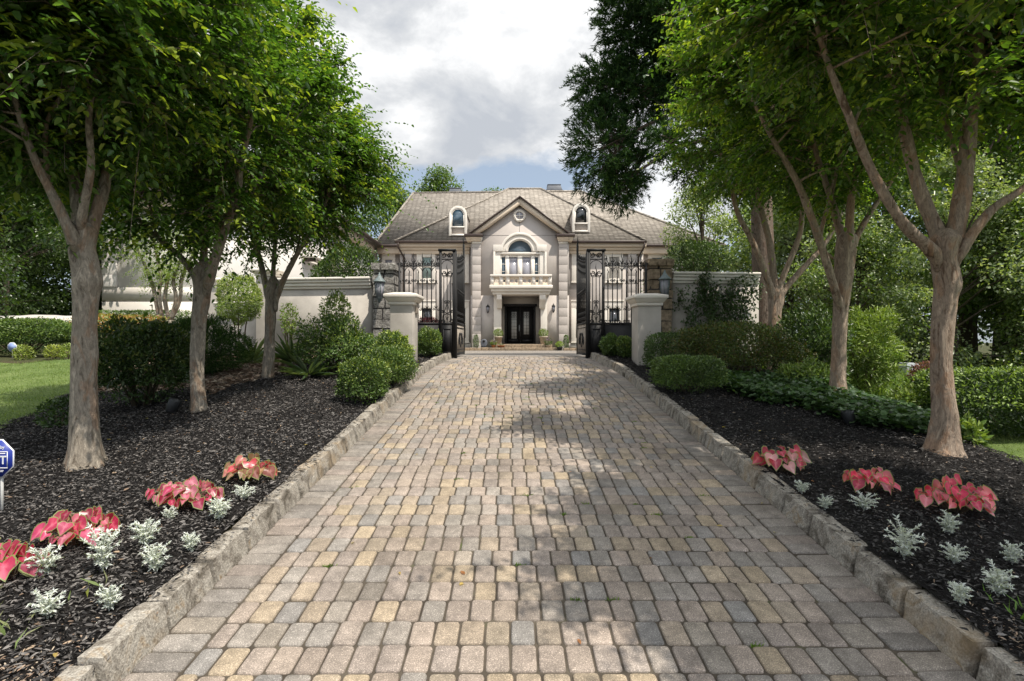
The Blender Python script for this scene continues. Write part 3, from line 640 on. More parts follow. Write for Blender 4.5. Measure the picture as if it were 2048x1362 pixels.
# tall dark conifer behind the right wall
def conifer():
    base = (6.35, 13.2, float(Gs(6.35, 13.2)))
    root = thing('conifer', 'tall dark drooping conifer towering beyond the right wall', 'tree', base)
    mb = MB(); q, r = smooth_path([(6.35, 13.2, base[2]-.1), (6.33, 13.2, 3), (6.2, 13.2, 7), (6.0, 13.2, 12), (5.9, 13.2, 17)], [.34, .27, .23, .16, .03], 6)
    mb.tube(q, list(r), 14)
    st, di, ln, c_ = [], [], [], []
    tgt = [(1200, 300, .75, .8, 1.2), (1255, 330, .6, .6, .9), (1210, 180, .8, .8, .8), (1270, 200, .9, .9, .9), (1300, 100, 1.0, .9, .9), (1265, 40, .8, .8, .8), (1360, 30, 1.0, .9, .9), (1400, 120, .9, .9, .9), (1345, 190, .7, .8, .7), (1240, 365, .35, .4, .55), (1290, -60, 1.0, 1.0, .9), (1410, -80, 1.2, 1., 1.), (1380, 330, .35, .5, .4), (1350, -190, 1.0, 1, 1), (1480, 60, .9, .9, .9), (1460, 200, .8, .8, .8), (1335, 285, .25, .35, .35)]
    for px, py, rx, ry, rz in tgt:
        yy = 13.2+rng.normal(0, .6); c = np.array(P(px, py, yy)); a = np.array([6.1, 13.2, min(15, c[2]+1.2)])
        mid = (a+c)/2+np.array([0, 0, .35]); q, r = smooth_path([a, mid, c], [.07, .05, .015], 5); mb.tube(q, list(r), 6)
        k = int(520*rx*rz)+70; d = rdir(k)*rng.random((k, 1))**.33; s0 = c+d*np.array([rx, ry, rz])
        st.append(s0); di.append(unit(unit(d)*.75+rng.normal(0, .35, (k, 3))+np.array([-.1, 0, .1]))); ln.append(rng.uniform(.18, .4, k))
        t_ = rng.choice(k, 45); 
        for i in t_: mb.tube([q[-3], (q[-2]+s0[i])/2, s0[i]], [.018, .012, .006], 4, False)
    st = np.concatenate(st); di = np.concatenate(di); ln = np.concatenate(ln); n = len(st)
    mb.build('trunk', M['conifer_bark'], root, None, True)
    m_ = 22; t = rng.random((n, m_)); Pt = st[:, None]+di[:, None]*(ln[:, None]*t)[..., None]; Pt[..., 2] -= .3*ln[:, None]*t**2
    Dr = unit(di[:, None]*.9+rng.normal(0, .45, (n, m_, 3)))
    L = rng.uniform(.08, .17, n*m_)
    col = pick([(0.018, 0.044, 0.016), (0.030, 0.068, 0.021), (0.055, 0.102, 0.030)], n*m_)*np.repeat(rng.uniform(.7, 1.3, n), m_)[:, None]
    leaves('crown', M['needle'], Pt.reshape(-1, 3), Dr.reshape(-1, 3), rdir(n*m_), L, np.full(n*m_, .021), col, root, None, False, .1, .1)
conifer()

# woodland trees: a few kinds, each copied
def wood_tree(h, cr, n, leafL, pal, seed, clump=26, low=0.28, yel=0.0):
    r = np.random.default_rng(seed)
    root = thing('woodland_tree', '-', 'tree', (0, 0, 0)); mb = MB()
    q, rad = smooth_path([(0, 0, -.2), (.1, .05, h*.3), (-.1, .1, h*.6), (.05, 0, h*.9)], [.022*h, .017*h, .011*h, .003*h], 5); mb.tube(q, list(rad), 9)
    cs = []
    for i in range(clump):
        t = low+(1-low)*r.random()**.8; z = h*t; prof = math.sin(PI*min(1, max(.08, (t-low*.7)/(1-low*.7)))**.8)
        a = r.random()*2*PI; rr = cr*prof*r.random()**.5*1.0
        c = np.array([rr*math.cos(a), rr*math.sin(a), z]); cs.append((c, cr*r.uniform(.26, .48)))
        b0 = q[int(min(len(q)-1, max(2, t*len(q)*.75)))]; mb.tube([b0, (b0+c)/2+np.array([0, 0, .02*h]), c], [.006*h, .004*h, .0015*h], 5, False)
    mb.build('trunk', M['dark_bark'], root, None, True)
    P_, D_ = [], []
    for c, s in cs:
        k = n//clump; d = unit(r.normal(size=(k, 3))); u = r.random((k, 1))**.4
        P_.append(c+d*u*s*np.array([1, 1, .72])*(1+.25*np.sin(d[:, :1]*7+c[0])*np.sin(d[:, 1:2]*6)))
        D_.append(d)
    Pt = np.concatenate(P_); d = np.concatenate(D_); k = len(Pt)
    Dr = unit(d*.5+rdir(k)*.8+np.array([0, 0, -.25])); Nm = unit(rdir(k)*.7+np.array([0, 0, .8])+d*.3)
    col = pick(pal, k); 
    if yel: t = r.random(k) < yel; col[t] = np.array(YEL)
    L = leafL*r.uniform(.7, 1.3, k)
    leaves('crown', M['leaf'], Pt, Dr, Nm, L, L*.62, col, root)
    return root
def copy_tree(o, parent=None):
    c = o.copy(); COL.objects.link(c)
    if parent is not None: c.parent = parent
    for ch in [x for x in o.children]: copy_tree(ch, c)
    return c
GRN = [(0.05, 0.092, 0.022), (0.075, 0.125, 0.031), (0.105, 0.165, 0.043)]
PALE = [(0.13, 0.18, 0.085), (0.18, 0.235, 0.12), (0.25, 0.29, 0.18)]
kindA = wood_tree(11, 3.1, 15000, .15, GRN, 1, 30, .12)
kindB = wood_tree(9, 2.7, 15000, .13, PALE, 2, 30, .05, .05)
kindC = wood_tree(13, 3.4, 15000, .17, DARK+[(0.05, 0.09, 0.025)], 3, 32, .1)
kindD = wood_tree(7.5, 3.3, 18000, .14, DARK+[(0.05, 0.085, 0.022)], 4, 34, .0)
kindE = wood_tree(6.5, 3.0, 18000, .12, PALE+GRN[1:], 5, 34, .0, .05)
used = set()
def plant(kind, x, y, s, label, group, rz=None, sz=None):
    o = kind if kind.name not in used else copy_tree(kind); used.add(kind.name)
    o.location = (x, y, float(Gs(x, y))-.05); o.rotation_euler = (0, 0, rng.random()*6.28 if rz is None else rz); o.scale = (s, s, sz or s)
    tag(o, label, 'tree', group); return o
gR, gL, gH = 'trees of the wood on the right', 'trees of the dark wood on the left', 'trees rising behind the house'
plant(kindB, 7.0, 19.5, .72, 'pale green tree covering the right end of the house roof, beyond the right stone pier', gR)
plant(kindB, 9.6, 15.5, .85, 'pale leafy tree seen between the conifer trunk and the middle right crape myrtle', gR)
plant(kindA, 12.6, 14.5, .95, 'green tree of the wood behind the middle right crape myrtle trunk', gR)
plant(kindC, 16.2, 17.0, .95, 'dark tree behind the fork of the nearest right crape myrtle', gR)
plant(kindB, 13.8, 11.3, .80, 'pale silvery tree low behind the nearest right crape myrtle trunk', gR)
plant(kindA, 17.4, 12.8, .9, 'green tree above the right clipped hedge at the photo edge', gR)
plant(kindC, 12.5, 21.5, 1.0, 'tall dark tree deep in the wood, right of the conifer', gR)
plant(kindA, 19.5, 21.0, 1.1, 'tall green tree at the far back of the right wood', gR)
plant(kindB, 10.3, 12.2, .58, 'small pale tree low in front of the wood, behind the bright bush', gR)
plant(kindA, 24.0, 17.5, 1.1, 'broad green tree at the far right edge of the wood', gR)
plant(kindC, -20.5, 19.5, .95, 'dark tree at the left photo edge behind the pale side driveway', gL)
plant(kindC, -17.6, 24.5, 1.15, 'dark tree standing against the left corner of the house wing', gL)
plant(kindA, -24.0, 24.0, 1.1, 'green tree deep in the left wood', gL)
plant(kindC, -14.5, 13.6, .70, 'dark low-branched tree left of the nearest left crape myrtle, beside the hedge', gL)
plant(kindC, -27.5, 20.0, 1.1, 'dark tree outermost in the left wood', gL)
for x_, y_, s_, l_ in ((-18.6, 19.2, .72, 'low dense dark tree behind the nearest left crape myrtle trunk'), (-20.0, 25.5, 1.2, 'low dense dark tree at the end of the pale side driveway'), (-26.5, 26.0, 1.3, 'low dense dark tree behind the left hedge at the photo edge'), (-15.0, 12.3, .62, 'low dense dark tree at the left photo edge beside the bright-topped hedge'), (-33, 24, 1.4, 'low dense dark tree beyond the left photo edge'), (-23.5, 29, 1.2, 'low dense dark tree right behind the glaring octagonal sign'), (-21.0, 31.5, 1.4, 'low dense dark tree farthest back in the left wood'), (-18.9, 28, 1.1, 'low dense dark tree touching the left corner of the house wing'), (-29, 30, 1.4, 'low dense dark tree at the back left corner of the left wood'), (-25.6, 28, 1.2, 'low dense dark tree in the gap above the bright-topped hedge')):
    plant(kindD, x_, y_, s_, l_, gL)
for k_, x_, y_, s_, l_ in ((kindE, 9.0, 13.6, .62, 'low pale tree directly right of the conifer trunk'), (kindE, 11.7, 11.6, .66, 'low pale tree filling the gap right of the middle right crape myrtle'), (kindE, 14.6, 13.6, .95, 'low broad pale tree between the two nearest right crape myrtles'), (kindE, 12.9, 9.9, .60, 'low pale tree right of the nearest right crape myrtle, over the clipped hedge'), (kindE, 16.2, 10.6, .85, 'low pale tree at the right photo edge above the clipped hedge'), (kindE, 20.0, 15.5, 1.2, 'low broad pale tree at the back of the wood, right photo edge'), (kindE, 9.8, 18.5, 1.0, 'broad low pale tree behind the conifer trunk'), (kindD, 17, 24, 1.5, 'broad low dark tree closing the back of the right wood')):
    plant(k_, x_, y_, s_, l_, gR)
plant(kindA, -13.5, 58, 1.55, 'rounded green treetop above the left ridge of the roof', gH)
plant(kindA, -8.6, 62, 1.85, 'tallest treetop above the roof beside the left chimney', gH)
plant(kindB, -18.5, 55, 1.7, 'treetop above the wing roof at the left end of the house', gH)
plant(kindA, -2.2, 64, 1.66, 'small tuft of treetop showing above the roof ridge left of the gable peak', gH)

# ---------------------------------------------------------------- the house
HK = 33/F
hx = lambda px: (px-1024)*HK
hz = lambda py: CAMZ+(681-py)*HK
house = thing('house', 'large taupe stucco mansion with hipped shingle roof, central gable and arched window', 'house', (0.5, 34, 0.97))
def part(mb, name, m, parent=house, bevel=0, smooth=False): return mb.build(name, M[m], parent, None, smooth, bevel)
G0 = 0.93
# walls
CX = 0.47
w = MB()
w.box(-2.59, hx(1003), 33, 34.35, G0, 4.43); w.box(hx(1081), 3.58, 33, 34.35, G0, 4.43)
w.prism([(-2.59, 4.432), (3.58, 4.432), (3.58, 8.15), (CX, 10.42), (-2.59, 8.15)], 33, 34.35)
part(w, 'bay_wall', 'stucco')
w = MB(); w.box(hx(1003), hx(1081), 34.05, 34.3, G0, 4.42); part(w, 'entry_wall', 'trim')  # lighter trim colour stands in for light bounced inside the recess
for a, b in ((-7.3, -2.6), (3.59, 8.55)): part(MB().box(a, b, 34.2, 36, G0, 7.75), 'front_wall', 'stucco')
for a, b in ((-9.0, -7.31), (8.56, 13.6)): part(MB().box(a, b, 35.4, 44, G0, 7.75), 'rear_wall', 'stucco')
for a, b in ((-7.32, -2.62), (3.6, 8.57)): part(MB().box(a, b, 34.12, 34.199, G0, 1.42), 'plinth', 'trim')
# roofs
def roof_poly(e, r, ez, name):
    x0, x1, y0, y1 = e; (ax, ay, az), (bx, by, bz) = r
    V = [(x0, y0, ez), (x1, y0, ez), (x1, y1, ez), (x0, y1, ez), (ax, ay, az), (bx, by, bz), (bx, y1-1, bz), (ax, y1-1, az)]
    mb = MB(); mb.add(V, [(0, 1, 5, 4), (1, 2, 6, 5), (2, 3, 7, 6), (3, 0, 4, 7), (4, 5, 6, 7), (3, 2, 1, 0)])
    return part(mb, name, 'shingles')
rf = roof_poly((-7.5, 8.62, 33.68, 50), ((-.27, 40.8, 13.37), (2.25, 40.8, 13.37)), 7.96, 'roof')
rr_ = roof_poly((-9.2, 14.2, 34.9, 50), ((-7.9, 42, 13.38), (5.5, 42, 13.52)), 7.93, 'roof')
mb = MB()      # ridge and hip caps
for a, b in (((-.27, 40.8, 13.39), (-7.5, 33.6, 7.98)), ((2.25, 40.8, 13.39), (8.62, 33.6, 7.98)), ((-.27, 40.8, 13.39), (2.25, 40.8, 13.39)), ((-7.9, 42, 13.4), (5.5, 42, 13.54)), ((5.5, 42, 13.54), (14.2, 34.9, 7.95)), ((-7.9, 42, 13.4), (-9.2, 34.9, 7.95))):
    mb.tube([a, b], .09, 6)
part(mb, 'ridge_cap', 'shingles', rf)
# gable roof over the bay
sl = 0.742; gz0 = 10.60; ex = 3.22
mb = MB()
for s in (-1, 1):
    a, b = (CX, gz0), (CX+s*ex, gz0-sl*ex)
    mb.prism([a, b, (b[0], b[1]-.10), (a[0], a[1]-.10)] if s > 0 else [b, a, (a[0], a[1]-.10), (b[0], b[1]-.10)], 32.66, 37.6)
part(mb, 'gable_roof', 'shingles')
mb = MB()
for s in (-1, 1):
    a, b = (CX, gz0+.012), (CX+s*(ex+.01), gz0+.012-sl*(ex+.01))
    mb.prism([a, b, (b[0], b[1]-.12), (a[0], a[1]-.12)] if s > 0 else [b, a, (a[0], a[1]-.12), (b[0], b[1]-.12)], 32.60, 32.657)
part(mb, 'drip_edge', 'gutter')
mb = MB()
for s in (-1, 1):
    a, b = (CX, gz0-.125), (CX+s*(ex-.12), gz0-.125-sl*(ex-.12))
    mb.prism([a, b, (b[0], b[1]-.32), (a[0], a[1]-.40)] if s > 0 else [b, a, (a[0], a[1]-.40), (b[0], b[1]-.32)], 32.70, 32.985)
part(mb, 'rake_board', 'cream')
# eave returns, cornices and gutters
for s in (-1, 1):
    mb = MB(); gt = MB()
    xo = CX+s*3.45; xi = CX+s*2.28; a, b = min(xo, xi), max(xo, xi)
    gt.box(a, b, 32.58, 33.4, 8.06, 8.24)
    mb.taper(a+.16, b-.16, 32.76, 33.3, 7.80, 8.058, .10)
    part(mb, 'eave_return', 'cream', bevel=.02); part(gt, 'gutter', 'gutter', bevel=.03)
a, b = -7.3, -2.75
for a, b in ((-7.3, -2.75), (3.72, 8.55)):
    mb = MB().box(a, b, 34.03, 34.198, 7.22, 7.46).box(a-.05, b, 33.92, 34.198, 7.462, 7.64).box(a-.1, b+.1, 33.78, 34.198, 7.642, 7.88)
    part(mb, 'cornice', 'cream', bevel=.02); part(MB().box(a-.22, b+.1, 33.60, 33.775, 7.86, 8.01), 'gutter', 'gutter', bevel=.03)
for a, b, c, d in ((-9, -7.42, -9.2, -7.55), (8.66, 13.6, 8.7, 14.2)):
    part(MB().box(a, b, 35.0, 35.39, 7.40, 7.86), 'cornice', 'cream', bevel=.02); part(MB().box(c, d, 34.78, 34.95, 7.84, 7.98), 'gutter', 'gutter', bevel=.03)
for px, s in ((797, -1), (1287.5, 1)):
    x = PX(px, 33.8)
    part(MB().tube([(x-s*.25*0, 33.62, 7.86), (x, 33.7, 7.6), (x+s*-.28, 34.08, 7.0), (x-s*.28, 34.1, 1.0)], .055, 8), 'downspout', 'gutter', smooth=True)
# quoin pilasters
def quoins(x0, x1, yf, z0, z1, pitch=.54):
    mb = MB(); mb.box(x0+.02, x1-.02, yf+.03, yf+.125, z0, z1); z = z0+.02
    while z < z1-.1:
        mb.box(x0, x1, yf, yf+.122, z, min(z1, z+pitch-.016)); z += pitch
    return mb
for x0, x1 in ((hx(945), hx(962)), (hx(1117.5), hx(1134.5))):
    part(quoins(x0, x1, 32.87, G0, 7.66), 'pilaster', 'stucco', bevel=.004)
    part(MB().box(x0-.02, x1+.02, 32.83, 32.99, 7.665, 7.80).taper(x0-.04, x1+.04, 32.79, 32.99, 7.802, 8.05, .07), 'capital', 'trim')
for px0, px1 in ((808, 823.5), (1256.5, 1273)):
    part(quoins(PX(px0, 34.1), PX(px1, 34.1), 34.07, G0, 7.21), 'pilaster', 'stucco', bevel=.012)
# windows
def rect_window(x0, x1, z0, z1, gx0, gx1, gz0_, gz1, y, glass, rail=True, blinds=False):
    wn = MB()
    d = .09
    wn.box(x0, gx0, y-d, y-.002, z0, gz1); wn.box(gx1, x1, y-d, y-.002, z0, gz1); wn.box(x0, x1, y-d, y-.002, gz1+.001, z1); wn.box(gx0+.001, gx1-.001, y-d, y-.002, z0, gz0_-.001)
    wn.box(x0-.03, x1+.03, y-d-.05, y-.002, z1+.001, z1+.09); wn.box(x0-.03, x1+.03, y-d-.06, y-.002, z0-.08, z0-.001)
    o = part(wn, 'window', 'trim', bevel=.008)
    part(MB().box(gx0, gx1, y-.035, y-.003, gz0_, gz1), 'pane', glass, o)
    fr = MB(); t = .035
    fr.box(gx0, gx0+t, y-.06, y-.036, gz0_, gz1); fr.box(gx1-t, gx1, y-.06, y-.036, gz0_, gz1); fr.box(gx0+t, gx1-t, y-.06, y-.036, gz1-t, gz1); fr.box(gx0+t, gx1-t, y-.06, y-.036, gz0_, gz0_+t)
    if rail: zc = gz0_+(gz1-gz0_)*.52; fr.box(gx0+t, gx1-t, y-.065, y-.036, zc, zc+.05)
    part(fr, 'sash', 'trim', o)
    if blinds:
        bl = MB(); z = gz0_+.05
        while z < gz1-.05: bl.box(gx0+.04, gx1-.04, y-.0395, y-.0362, z, z+.03); z += .075
        part(bl, 'blind', 'trim', o)
    return o
Y1 = 34.2; kx = lambda px: PX(px, Y1); kz = lambda py: PZ(py, Y1)
for (a, b, ga, gb_, gl, bl) in ((833.8, 871, 843.5, 863.5, 'glass_teal', False), (904, 938, 912, 931, 'glass_grey', False), (1209.7, 1245.6, 1217.5, 1238.5, 'glass_dark', True), (1143, 1180, 1152, 1172, 'glass_dark', False)):
    rect_window(kx(a), kx(b), kz(564), kz(505), kx(ga), kx(gb_), kz(558), kz(514), Y1, gl, True, bl)
    rect_window(kx(a)-.02, kx(b)+.02, kz(684), kz(603), kx(ga)-.03, kx(gb_)+.03, kz(677), kz(616), Y1, 'glass_dark', True)
rect_window(PX(1296, 35.4), PX(1331, 35.4), PZ(565, 35.4), PZ(507, 35.4), PX(1303, 35.4), PX(1324, 35.4), PZ(558, 35.4), PZ(515, 35.4), 35.4, 'glass_blue')
rect_window(PX(764, 35.4), PX(791, 35.4), PZ(565, 35.4), PZ(508, 35.4), PX(770, 35.4), PX(785, 35.4), PZ(558, 35.4), PZ(519, 35.4), 35.4, 'glass_grey')
# arched window over the door
def arc(cx, cz, r, a0, a1, n=28): return [(cx+r*math.cos(a0+(a1-a0)*i/n), cz+r*math.sin(a0+(a1-a0)*i/n)) for i in range(n+1)]
AX, AZ = 0.49, 7.12
JL, JR = hx(987.6), hx(1091.8); IL, IR = hx(1001), hx(1079)
def surround(ro, ri, jl, jr, il, ir, sh, yf, yb):
    mb = MB(); zt = AZ+.03
    mb.box(jl, il, yf, yb, 5.0, zt); mb.box(ir, jr, yf, yb, 5.0, zt)
    a = math.asin((sh-AZ)/ro); b = math.asin(.035/ri)
    mb.prism([(jr, zt+.002), (jr, sh)]+arc(AX, AZ, ro, a, PI-a)+[(jl, sh), (jl, zt+.002)]+arc(AX, AZ, ri, PI-b, b), yf, yb)
    return mb
aw = part(surround(1.20, .74, JL, JR, IL, IR, 7.54, 32.80, 32.998), 'arched_window', 'trim', bevel=.015)
mb = surround(1.23, 1.08, JL-.03, JR+.03, JL+.10, JR-.10, 7.57, 32.70, 32.798); part(mb, 'outer_moulding', 'trim', aw, bevel=.02)
mb = MB()
mb.prism(arc(AX, AZ, .90, .05, PI-.05)+arc(AX, AZ, .80, PI-.05, .05), 32.74, 32.798); mb.box(IL-.16, IR+.16, 32.76, 32.798, 7.0, 7.1)
part(mb, 'inner_moulding', 'trim', aw, bevel=.015)
mb = MB(); mb.prism(arc(AX, AZ+.03, .72, 0, PI), 32.94, 32.985); part(mb, 'fanlight', 'glass_blue', aw)
fr = MB(); fr.box(IL, IR, 32.86, 32.998, 6.93, 7.13)
xs_ = [IL, hx(1003.5), hx(1010.5), hx(1015), hx(1018.5), hx(1035), hx(1044.5), hx(1061.5), hx(1065), hx(1069.3), hx(1076.2), IR]
zt, zb = hz(514.5), 5.0
for a, b in ((0, 1), (2, 4), (5, 6), (7, 9), (10, 11)): fr.box(xs_[a], xs_[b], 32.88, 32.998, zb, 6.928)
for a, b in ((1, 2), (4, 5), (6, 7), (9, 10)): fr.box(xs_[a]+.001, xs_[b]-.001, 32.90, 32.998, zt, 6.926)
for a, b in ((1, 2), (9, 10)):
    for f in (.25, .5, .75): fr.box(xs_[a]+.001, xs_[b]-.001, 32.93, 32.99, zb+(zt-zb)*f, zb+(zt-zb)*f+.03)
part(fr, 'door_frame', 'trim', aw)
for a, b, g in ((1, 2, 'glass_blue'), (4, 5, 'glass_grey'), (6, 7, 'glass_grey'), (9, 10, 'glass_blue')): part(MB().box(xs_[a], xs_[b], 32.95, 32.985, zb, zt), 'pane', g, aw)
part(MB().tube([(AX+.01, 32.86, 5.55), (AX+.01, 32.82, 5.58), (AX+.01, 32.82, 5.8), (AX+.01, 32.86, 5.83)], .018, 6), 'handle', 'iron', aw)
# round window
cz_ = hz(431.8); rw = part(MB().prism(arc(CX, cz_, .39, 0, 2*PI-.001, 40)+arc(CX, cz_, .25, 2*PI-.001, 0, 40), 32.9, 32.998), 'round_window', 'trim')
part(MB().prism(arc(CX, cz_, .26, 0, 2*PI*(39/40), 39), 32.95, 32.99), 'pane', 'glass_grey', rw)
part(MB().box(CX-.015, CX+.015, 32.91, 32.949, cz_-.25, cz_+.25).box(CX-.25, CX-.016, 32.91, 32.949, cz_-.015, cz_+.015).box(CX+.016, CX+.25, 32.91, 32.949, cz_-.015, cz_+.015), 'muntin', 'trim', rw)
part(MB().box(-2.58, 3.57, 32.993, 32.999, 8.20, 8.215).box(CX-.008, CX+.008, 32.993, 32.999, 8.42, 9.1), 'control_joint', 'gutter')
# balcony
bal = part(MB().box(hx(980), hx(1103), 31.92, 32.999, 4.78, 4.98).box(hx(983), hx(1100), 32.05, 32.999, 4.60, 4.778).box(hx(986), hx(1097.5), 32.2, 32.999, 4.43, 4.598), 'balcony', 'trim', bevel=.03)
x0, x1, yb = hx(983), hx(1100), 31.98
part(MB().box(x0-.04, x1+.04, yb-.06, yb+.22, 5.50, 5.63).box(x0-.04, x0+.2, yb+.221, 32.99, 5.50, 5.63).box(x1-.2, x1+.04, yb+.221, 32.99, 5.50, 5.63), 'rail', 'trim', bal, bevel=.02)
def hole_plate(cx, cz, w_, h_, r, y0, y1):
    n = 24; V = []; 
    for yy in (y0, y1):
        for k in range(n):
            t = 2*PI*k/n; c, s = math.cos(t), math.sin(t); V.append((cx+r*c, yy, cz+r*s))
        for k in range(n):
            t = 2*PI*k/n; c, s = math.cos(t), math.sin(t); q = 1/max(abs(c)/(w_/2), abs(s)/(h_/2)); V.append((cx+q*c, yy, cz+q*s))
    Fc = []
    for k in range(n):
        j = (k+1) % n; Fc += [(k, j, n+j, n+k), (2*n+k, 3*n+k, 3*n+j, 2*n+j), (k, 2*n+k, 2*n+j, j)]
    return V, Fc
posts = [x0+.07, hx(1003), hx(1016), hx(1041), hx(1066), hx(1080), x1-.07]
for p_ in posts: part(MB().box(p_-.10, p_+.10, yb+.02, yb+.2, 4.982, 5.498), 'baluster_post', 'trim', bal)
for y_ in (32.3, 32.75):
    for a in (x0+.02, x1-.16): part(MB().box(a, a+.14, y_-.08, y_+.08, 4.982, 5.498), 'baluster_post', 'trim', bal)
hp = MB()
for i in range(6):
    a, b = posts[i]+.102, posts[i+1]-.102; nh = 2 if b-a > .42 else 1; w_ = (b-a)/nh
    for k in range(nh): hp.add(*hole_plate(a+w_*(k+.5), 5.24, w_, .515, min(.11, w_*.40), yb+.07, yb+.15))
part(hp, 'pierced_panel', 'cream', bal)
# entry
for s, (a, b) in ((-1, (hx(987.6), hx(1002.8))), (1, (hx(1081.2), hx(1094)))):
    part(MB().box(a, b, 32.78, 32.999, 1.2, 4.428).box(a-.05, b+.05, 32.72, 32.999, G0, 1.198), 'column', 'trim', bevel=.015)
    a2, b2 = (hx(994), hx(1004)) if s < 0 else (hx(1078), hx(1090)); 
    part(MB().prism([(32.778, 4.425), (32.22, 4.425), (32.22, 4.12), (32.40, 3.95), (32.55, 3.75), (32.62, 3.60), (32.778, 3.60)], a2, b2, 'x'), 'bracket', 'trim', bevel=.02)
dr = part(MB().box(-.48, -.36, 33.92, 34.048, 1.40, 3.80).box(1.41, 1.53, 33.92, 34.048, 1.40, 3.80).box(-.56, 1.61, 33.86, 34.048, 3.802, 3.96).box(-.359, 1.409, 33.9, 34.048, 1.38, 1.42), 'front_door', 'iron', bevel=.015)
for a, b, ga, gb_, zlo in ((-.355, .52, hx(1023.0), hx(1033.5), 1.72), (.53, 1.405, hx(1048.2), hx(1059), 2.0)):
    lf = part(MB().box(a, b, 33.97, 34.045, 1.425, 3.795).box(a+.12, b-.12, 33.955, 33.969, 1.5, 1.66), 'door_leaf', 'iron', dr)
    part(MB().box(ga, gb_, 33.955, 33.968, zlo, 3.45), 'glass_panel', 'glass_sheen', dr)
    ir = MB(); cx_ = (ga+gb_)/2
    for zz in np.arange(zlo+.14, 3.0, .22): ir.tube([(ga, 33.945, zz), (gb_, 33.945, zz)], .008, 4)
    ir.tube([(cx_, 33.945, zlo), (cx_, 33.945, 3.45)], .011, 4)
    for q in (3.12, 3.30):
        for s in (-1, 1): ir.tube([(cx_+s*.075+.07*math.cos(t), 33.945, q+.07*math.sin(t)) for t in np.linspace(0, 6.0, 14)], .011, 4)
    part(ir, 'grille', 'iron', dr)
part(MB().tube([(.47, 33.95, 2.2), (.47, 33.90, 2.25), (.47, 33.90, 2.55), (.47, 33.95, 2.6)], .02, 6), 'handle', 'grey_metal', dr)
part(MB().box(-1.0, 2.45, 31.9, 34.04, G0, 1.375).box(-1.5, 3.0, 31.45, 31.899, G0-.05, 1.17), 'entry_step', 'pier_stone_warm', bevel=.03)
# dormers
def dormer(px, y, zb, zt, glass):
    x = PX(px, y); hw = .56; r = hw; zc = zt-r
    d_ = part(MB().prism([(x-hw, zb), (x+hw, zb)]+arc(x, zc, r, 0, PI), y, y+3.2), 'dormer', 'stucco')
    part(MB().prism(arc(x, zc, r+.07, 0, PI)+arc(x, zc, r+.005, PI, 0), y-.05, y+3.3), 'dormer_roof', 'shingles', d_)
    part(MB().prism([(x+r+.03, zb), (x+r+.03, zc)]+arc(x, zc, r+.03, 0, PI)+[(x-r-.03, zb), (x-r+.14, zb), (x-r+.14, zc)]+arc(x, zc, r-.14, PI, 0)+[(x+r-.14, zb)], y-.10, y-.002), 'dormer_trim', 'trim', d_, bevel=.015)
    zg = zb+.62
    part(MB().prism([(x-.35, zg), (x+.35, zg), (x+.35, zc)]+arc(x, zc, .35, 0, PI)+[(x-.35, zc)], y-.05, y-.003), 'pane', glass, d_)
    part(MB().box(x-.415, x+.415, y-.13, y-.051, zg-.10, zg-.002).box(x-.415, x+.415, y-.12, y-.003, zb+.0, zb+.12), 'sill', 'trim', d_)
    part(MB().prism(arc(x, zc, .41, 0, PI)+arc(x, zc, .355, PI, 0), y-.075, y-.052).box(x-.41, x-.355, y-.075, y-.052, zg, zc-.001).box(x+.355, x+.41, y-.075, y-.052, zg, zc-.001), 'sash', 'trim', d_)
dormer(916, 34.2, 8.40, 10.32, 'glass_blue'); dormer(1162, 34.6, 8.72, 10.6, 'glass_dark')
for px0, px1, py in ((896, 924, 375), (1092, 1125, 368)):
    a, b = PX(px0, 44), PX(px1, 44); z = PZ(py, 44)
    part(MB().box(a+.1, b-.1, 44, 45, 12.4, z-.5).taper(a+.02, b-.02, 43.9, 45.1, z-.498, z-.06, -.14).box(a+.12, b-.12, 44.0, 45.0, z-.058, z).box(a-.02, b+.02, 43.85, 45.15, z-.56, z-.50), 'chimney', 'slate_cap', rf, bevel=.02)
# left wing
WX, WY = -9.05, 22.3
part(MB().box(-17.3, WX, WY, 35.3, 1.2, 7.5), 'wing_wall', 'wing_stucco')
part(MB().box(-17.36, WX+.06, WY-.07, WY-.001, 1.2, 3.24).box(-17.36, WX+.06, WY-.07, WY-.001, 3.29, 3.85).box(WX+.001, WX+.07, WY, 34, 1.2, 3.24).box(WX+.001, WX+.07, WY, 34, 3.29, 3.85), 'wing_base_band', 'trim')
part(quoins(-17.35, -16.75, WY-.12, 3.86, 7.3, .52), 'pilaster', 'wing_stucco', bevel=.012)
part(MB().box(-17.5, WX+.28, WY-.3, WY-.001, 7.15, 7.62).box(WX+.001, WX+.30, WY, 33.4, 7.15, 7.62), 'wing_cornice', 'cream')
part(MB().box(-17.9, -8.45, WY-.62, WY-.45, 7.66, 7.82).box(-8.6, -8.43, WY-.449, 34.6, 7.66, 7.82), 'wing_gutter', 'gutter')
roof_poly((-17.9, -8.58, WY-.5, 36), ((-14.2, WY+4, 10.7), (-12.3, WY+4, 10.7)), 7.78, 'wing_roof')
part(MB().box(WX+.001, WX+.06, 26.0, 27.5, 5.35, 7.1), 'balcony_door', 'trim')
part(MB().box(WX+.061, WX+.075, 26.12, 26.68, 5.5, 6.95).box(WX+.061, WX+.075, 26.8, 27.38, 5.5, 6.95), 'pane', 'glass_dark')
wb = part(MB().box(WX+.071, -8.45, 22.5, 27.6, 5.16, 5.30), 'wing_balcony', 'trim')
mb = MB().tube([(-8.5, 22.5, 6.15), (-8.5, 27.6, 6.15)], .025, 6).tube([(-9, 22.53, 6.15), (-8.5, 22.53, 6.15)], .025, 6)
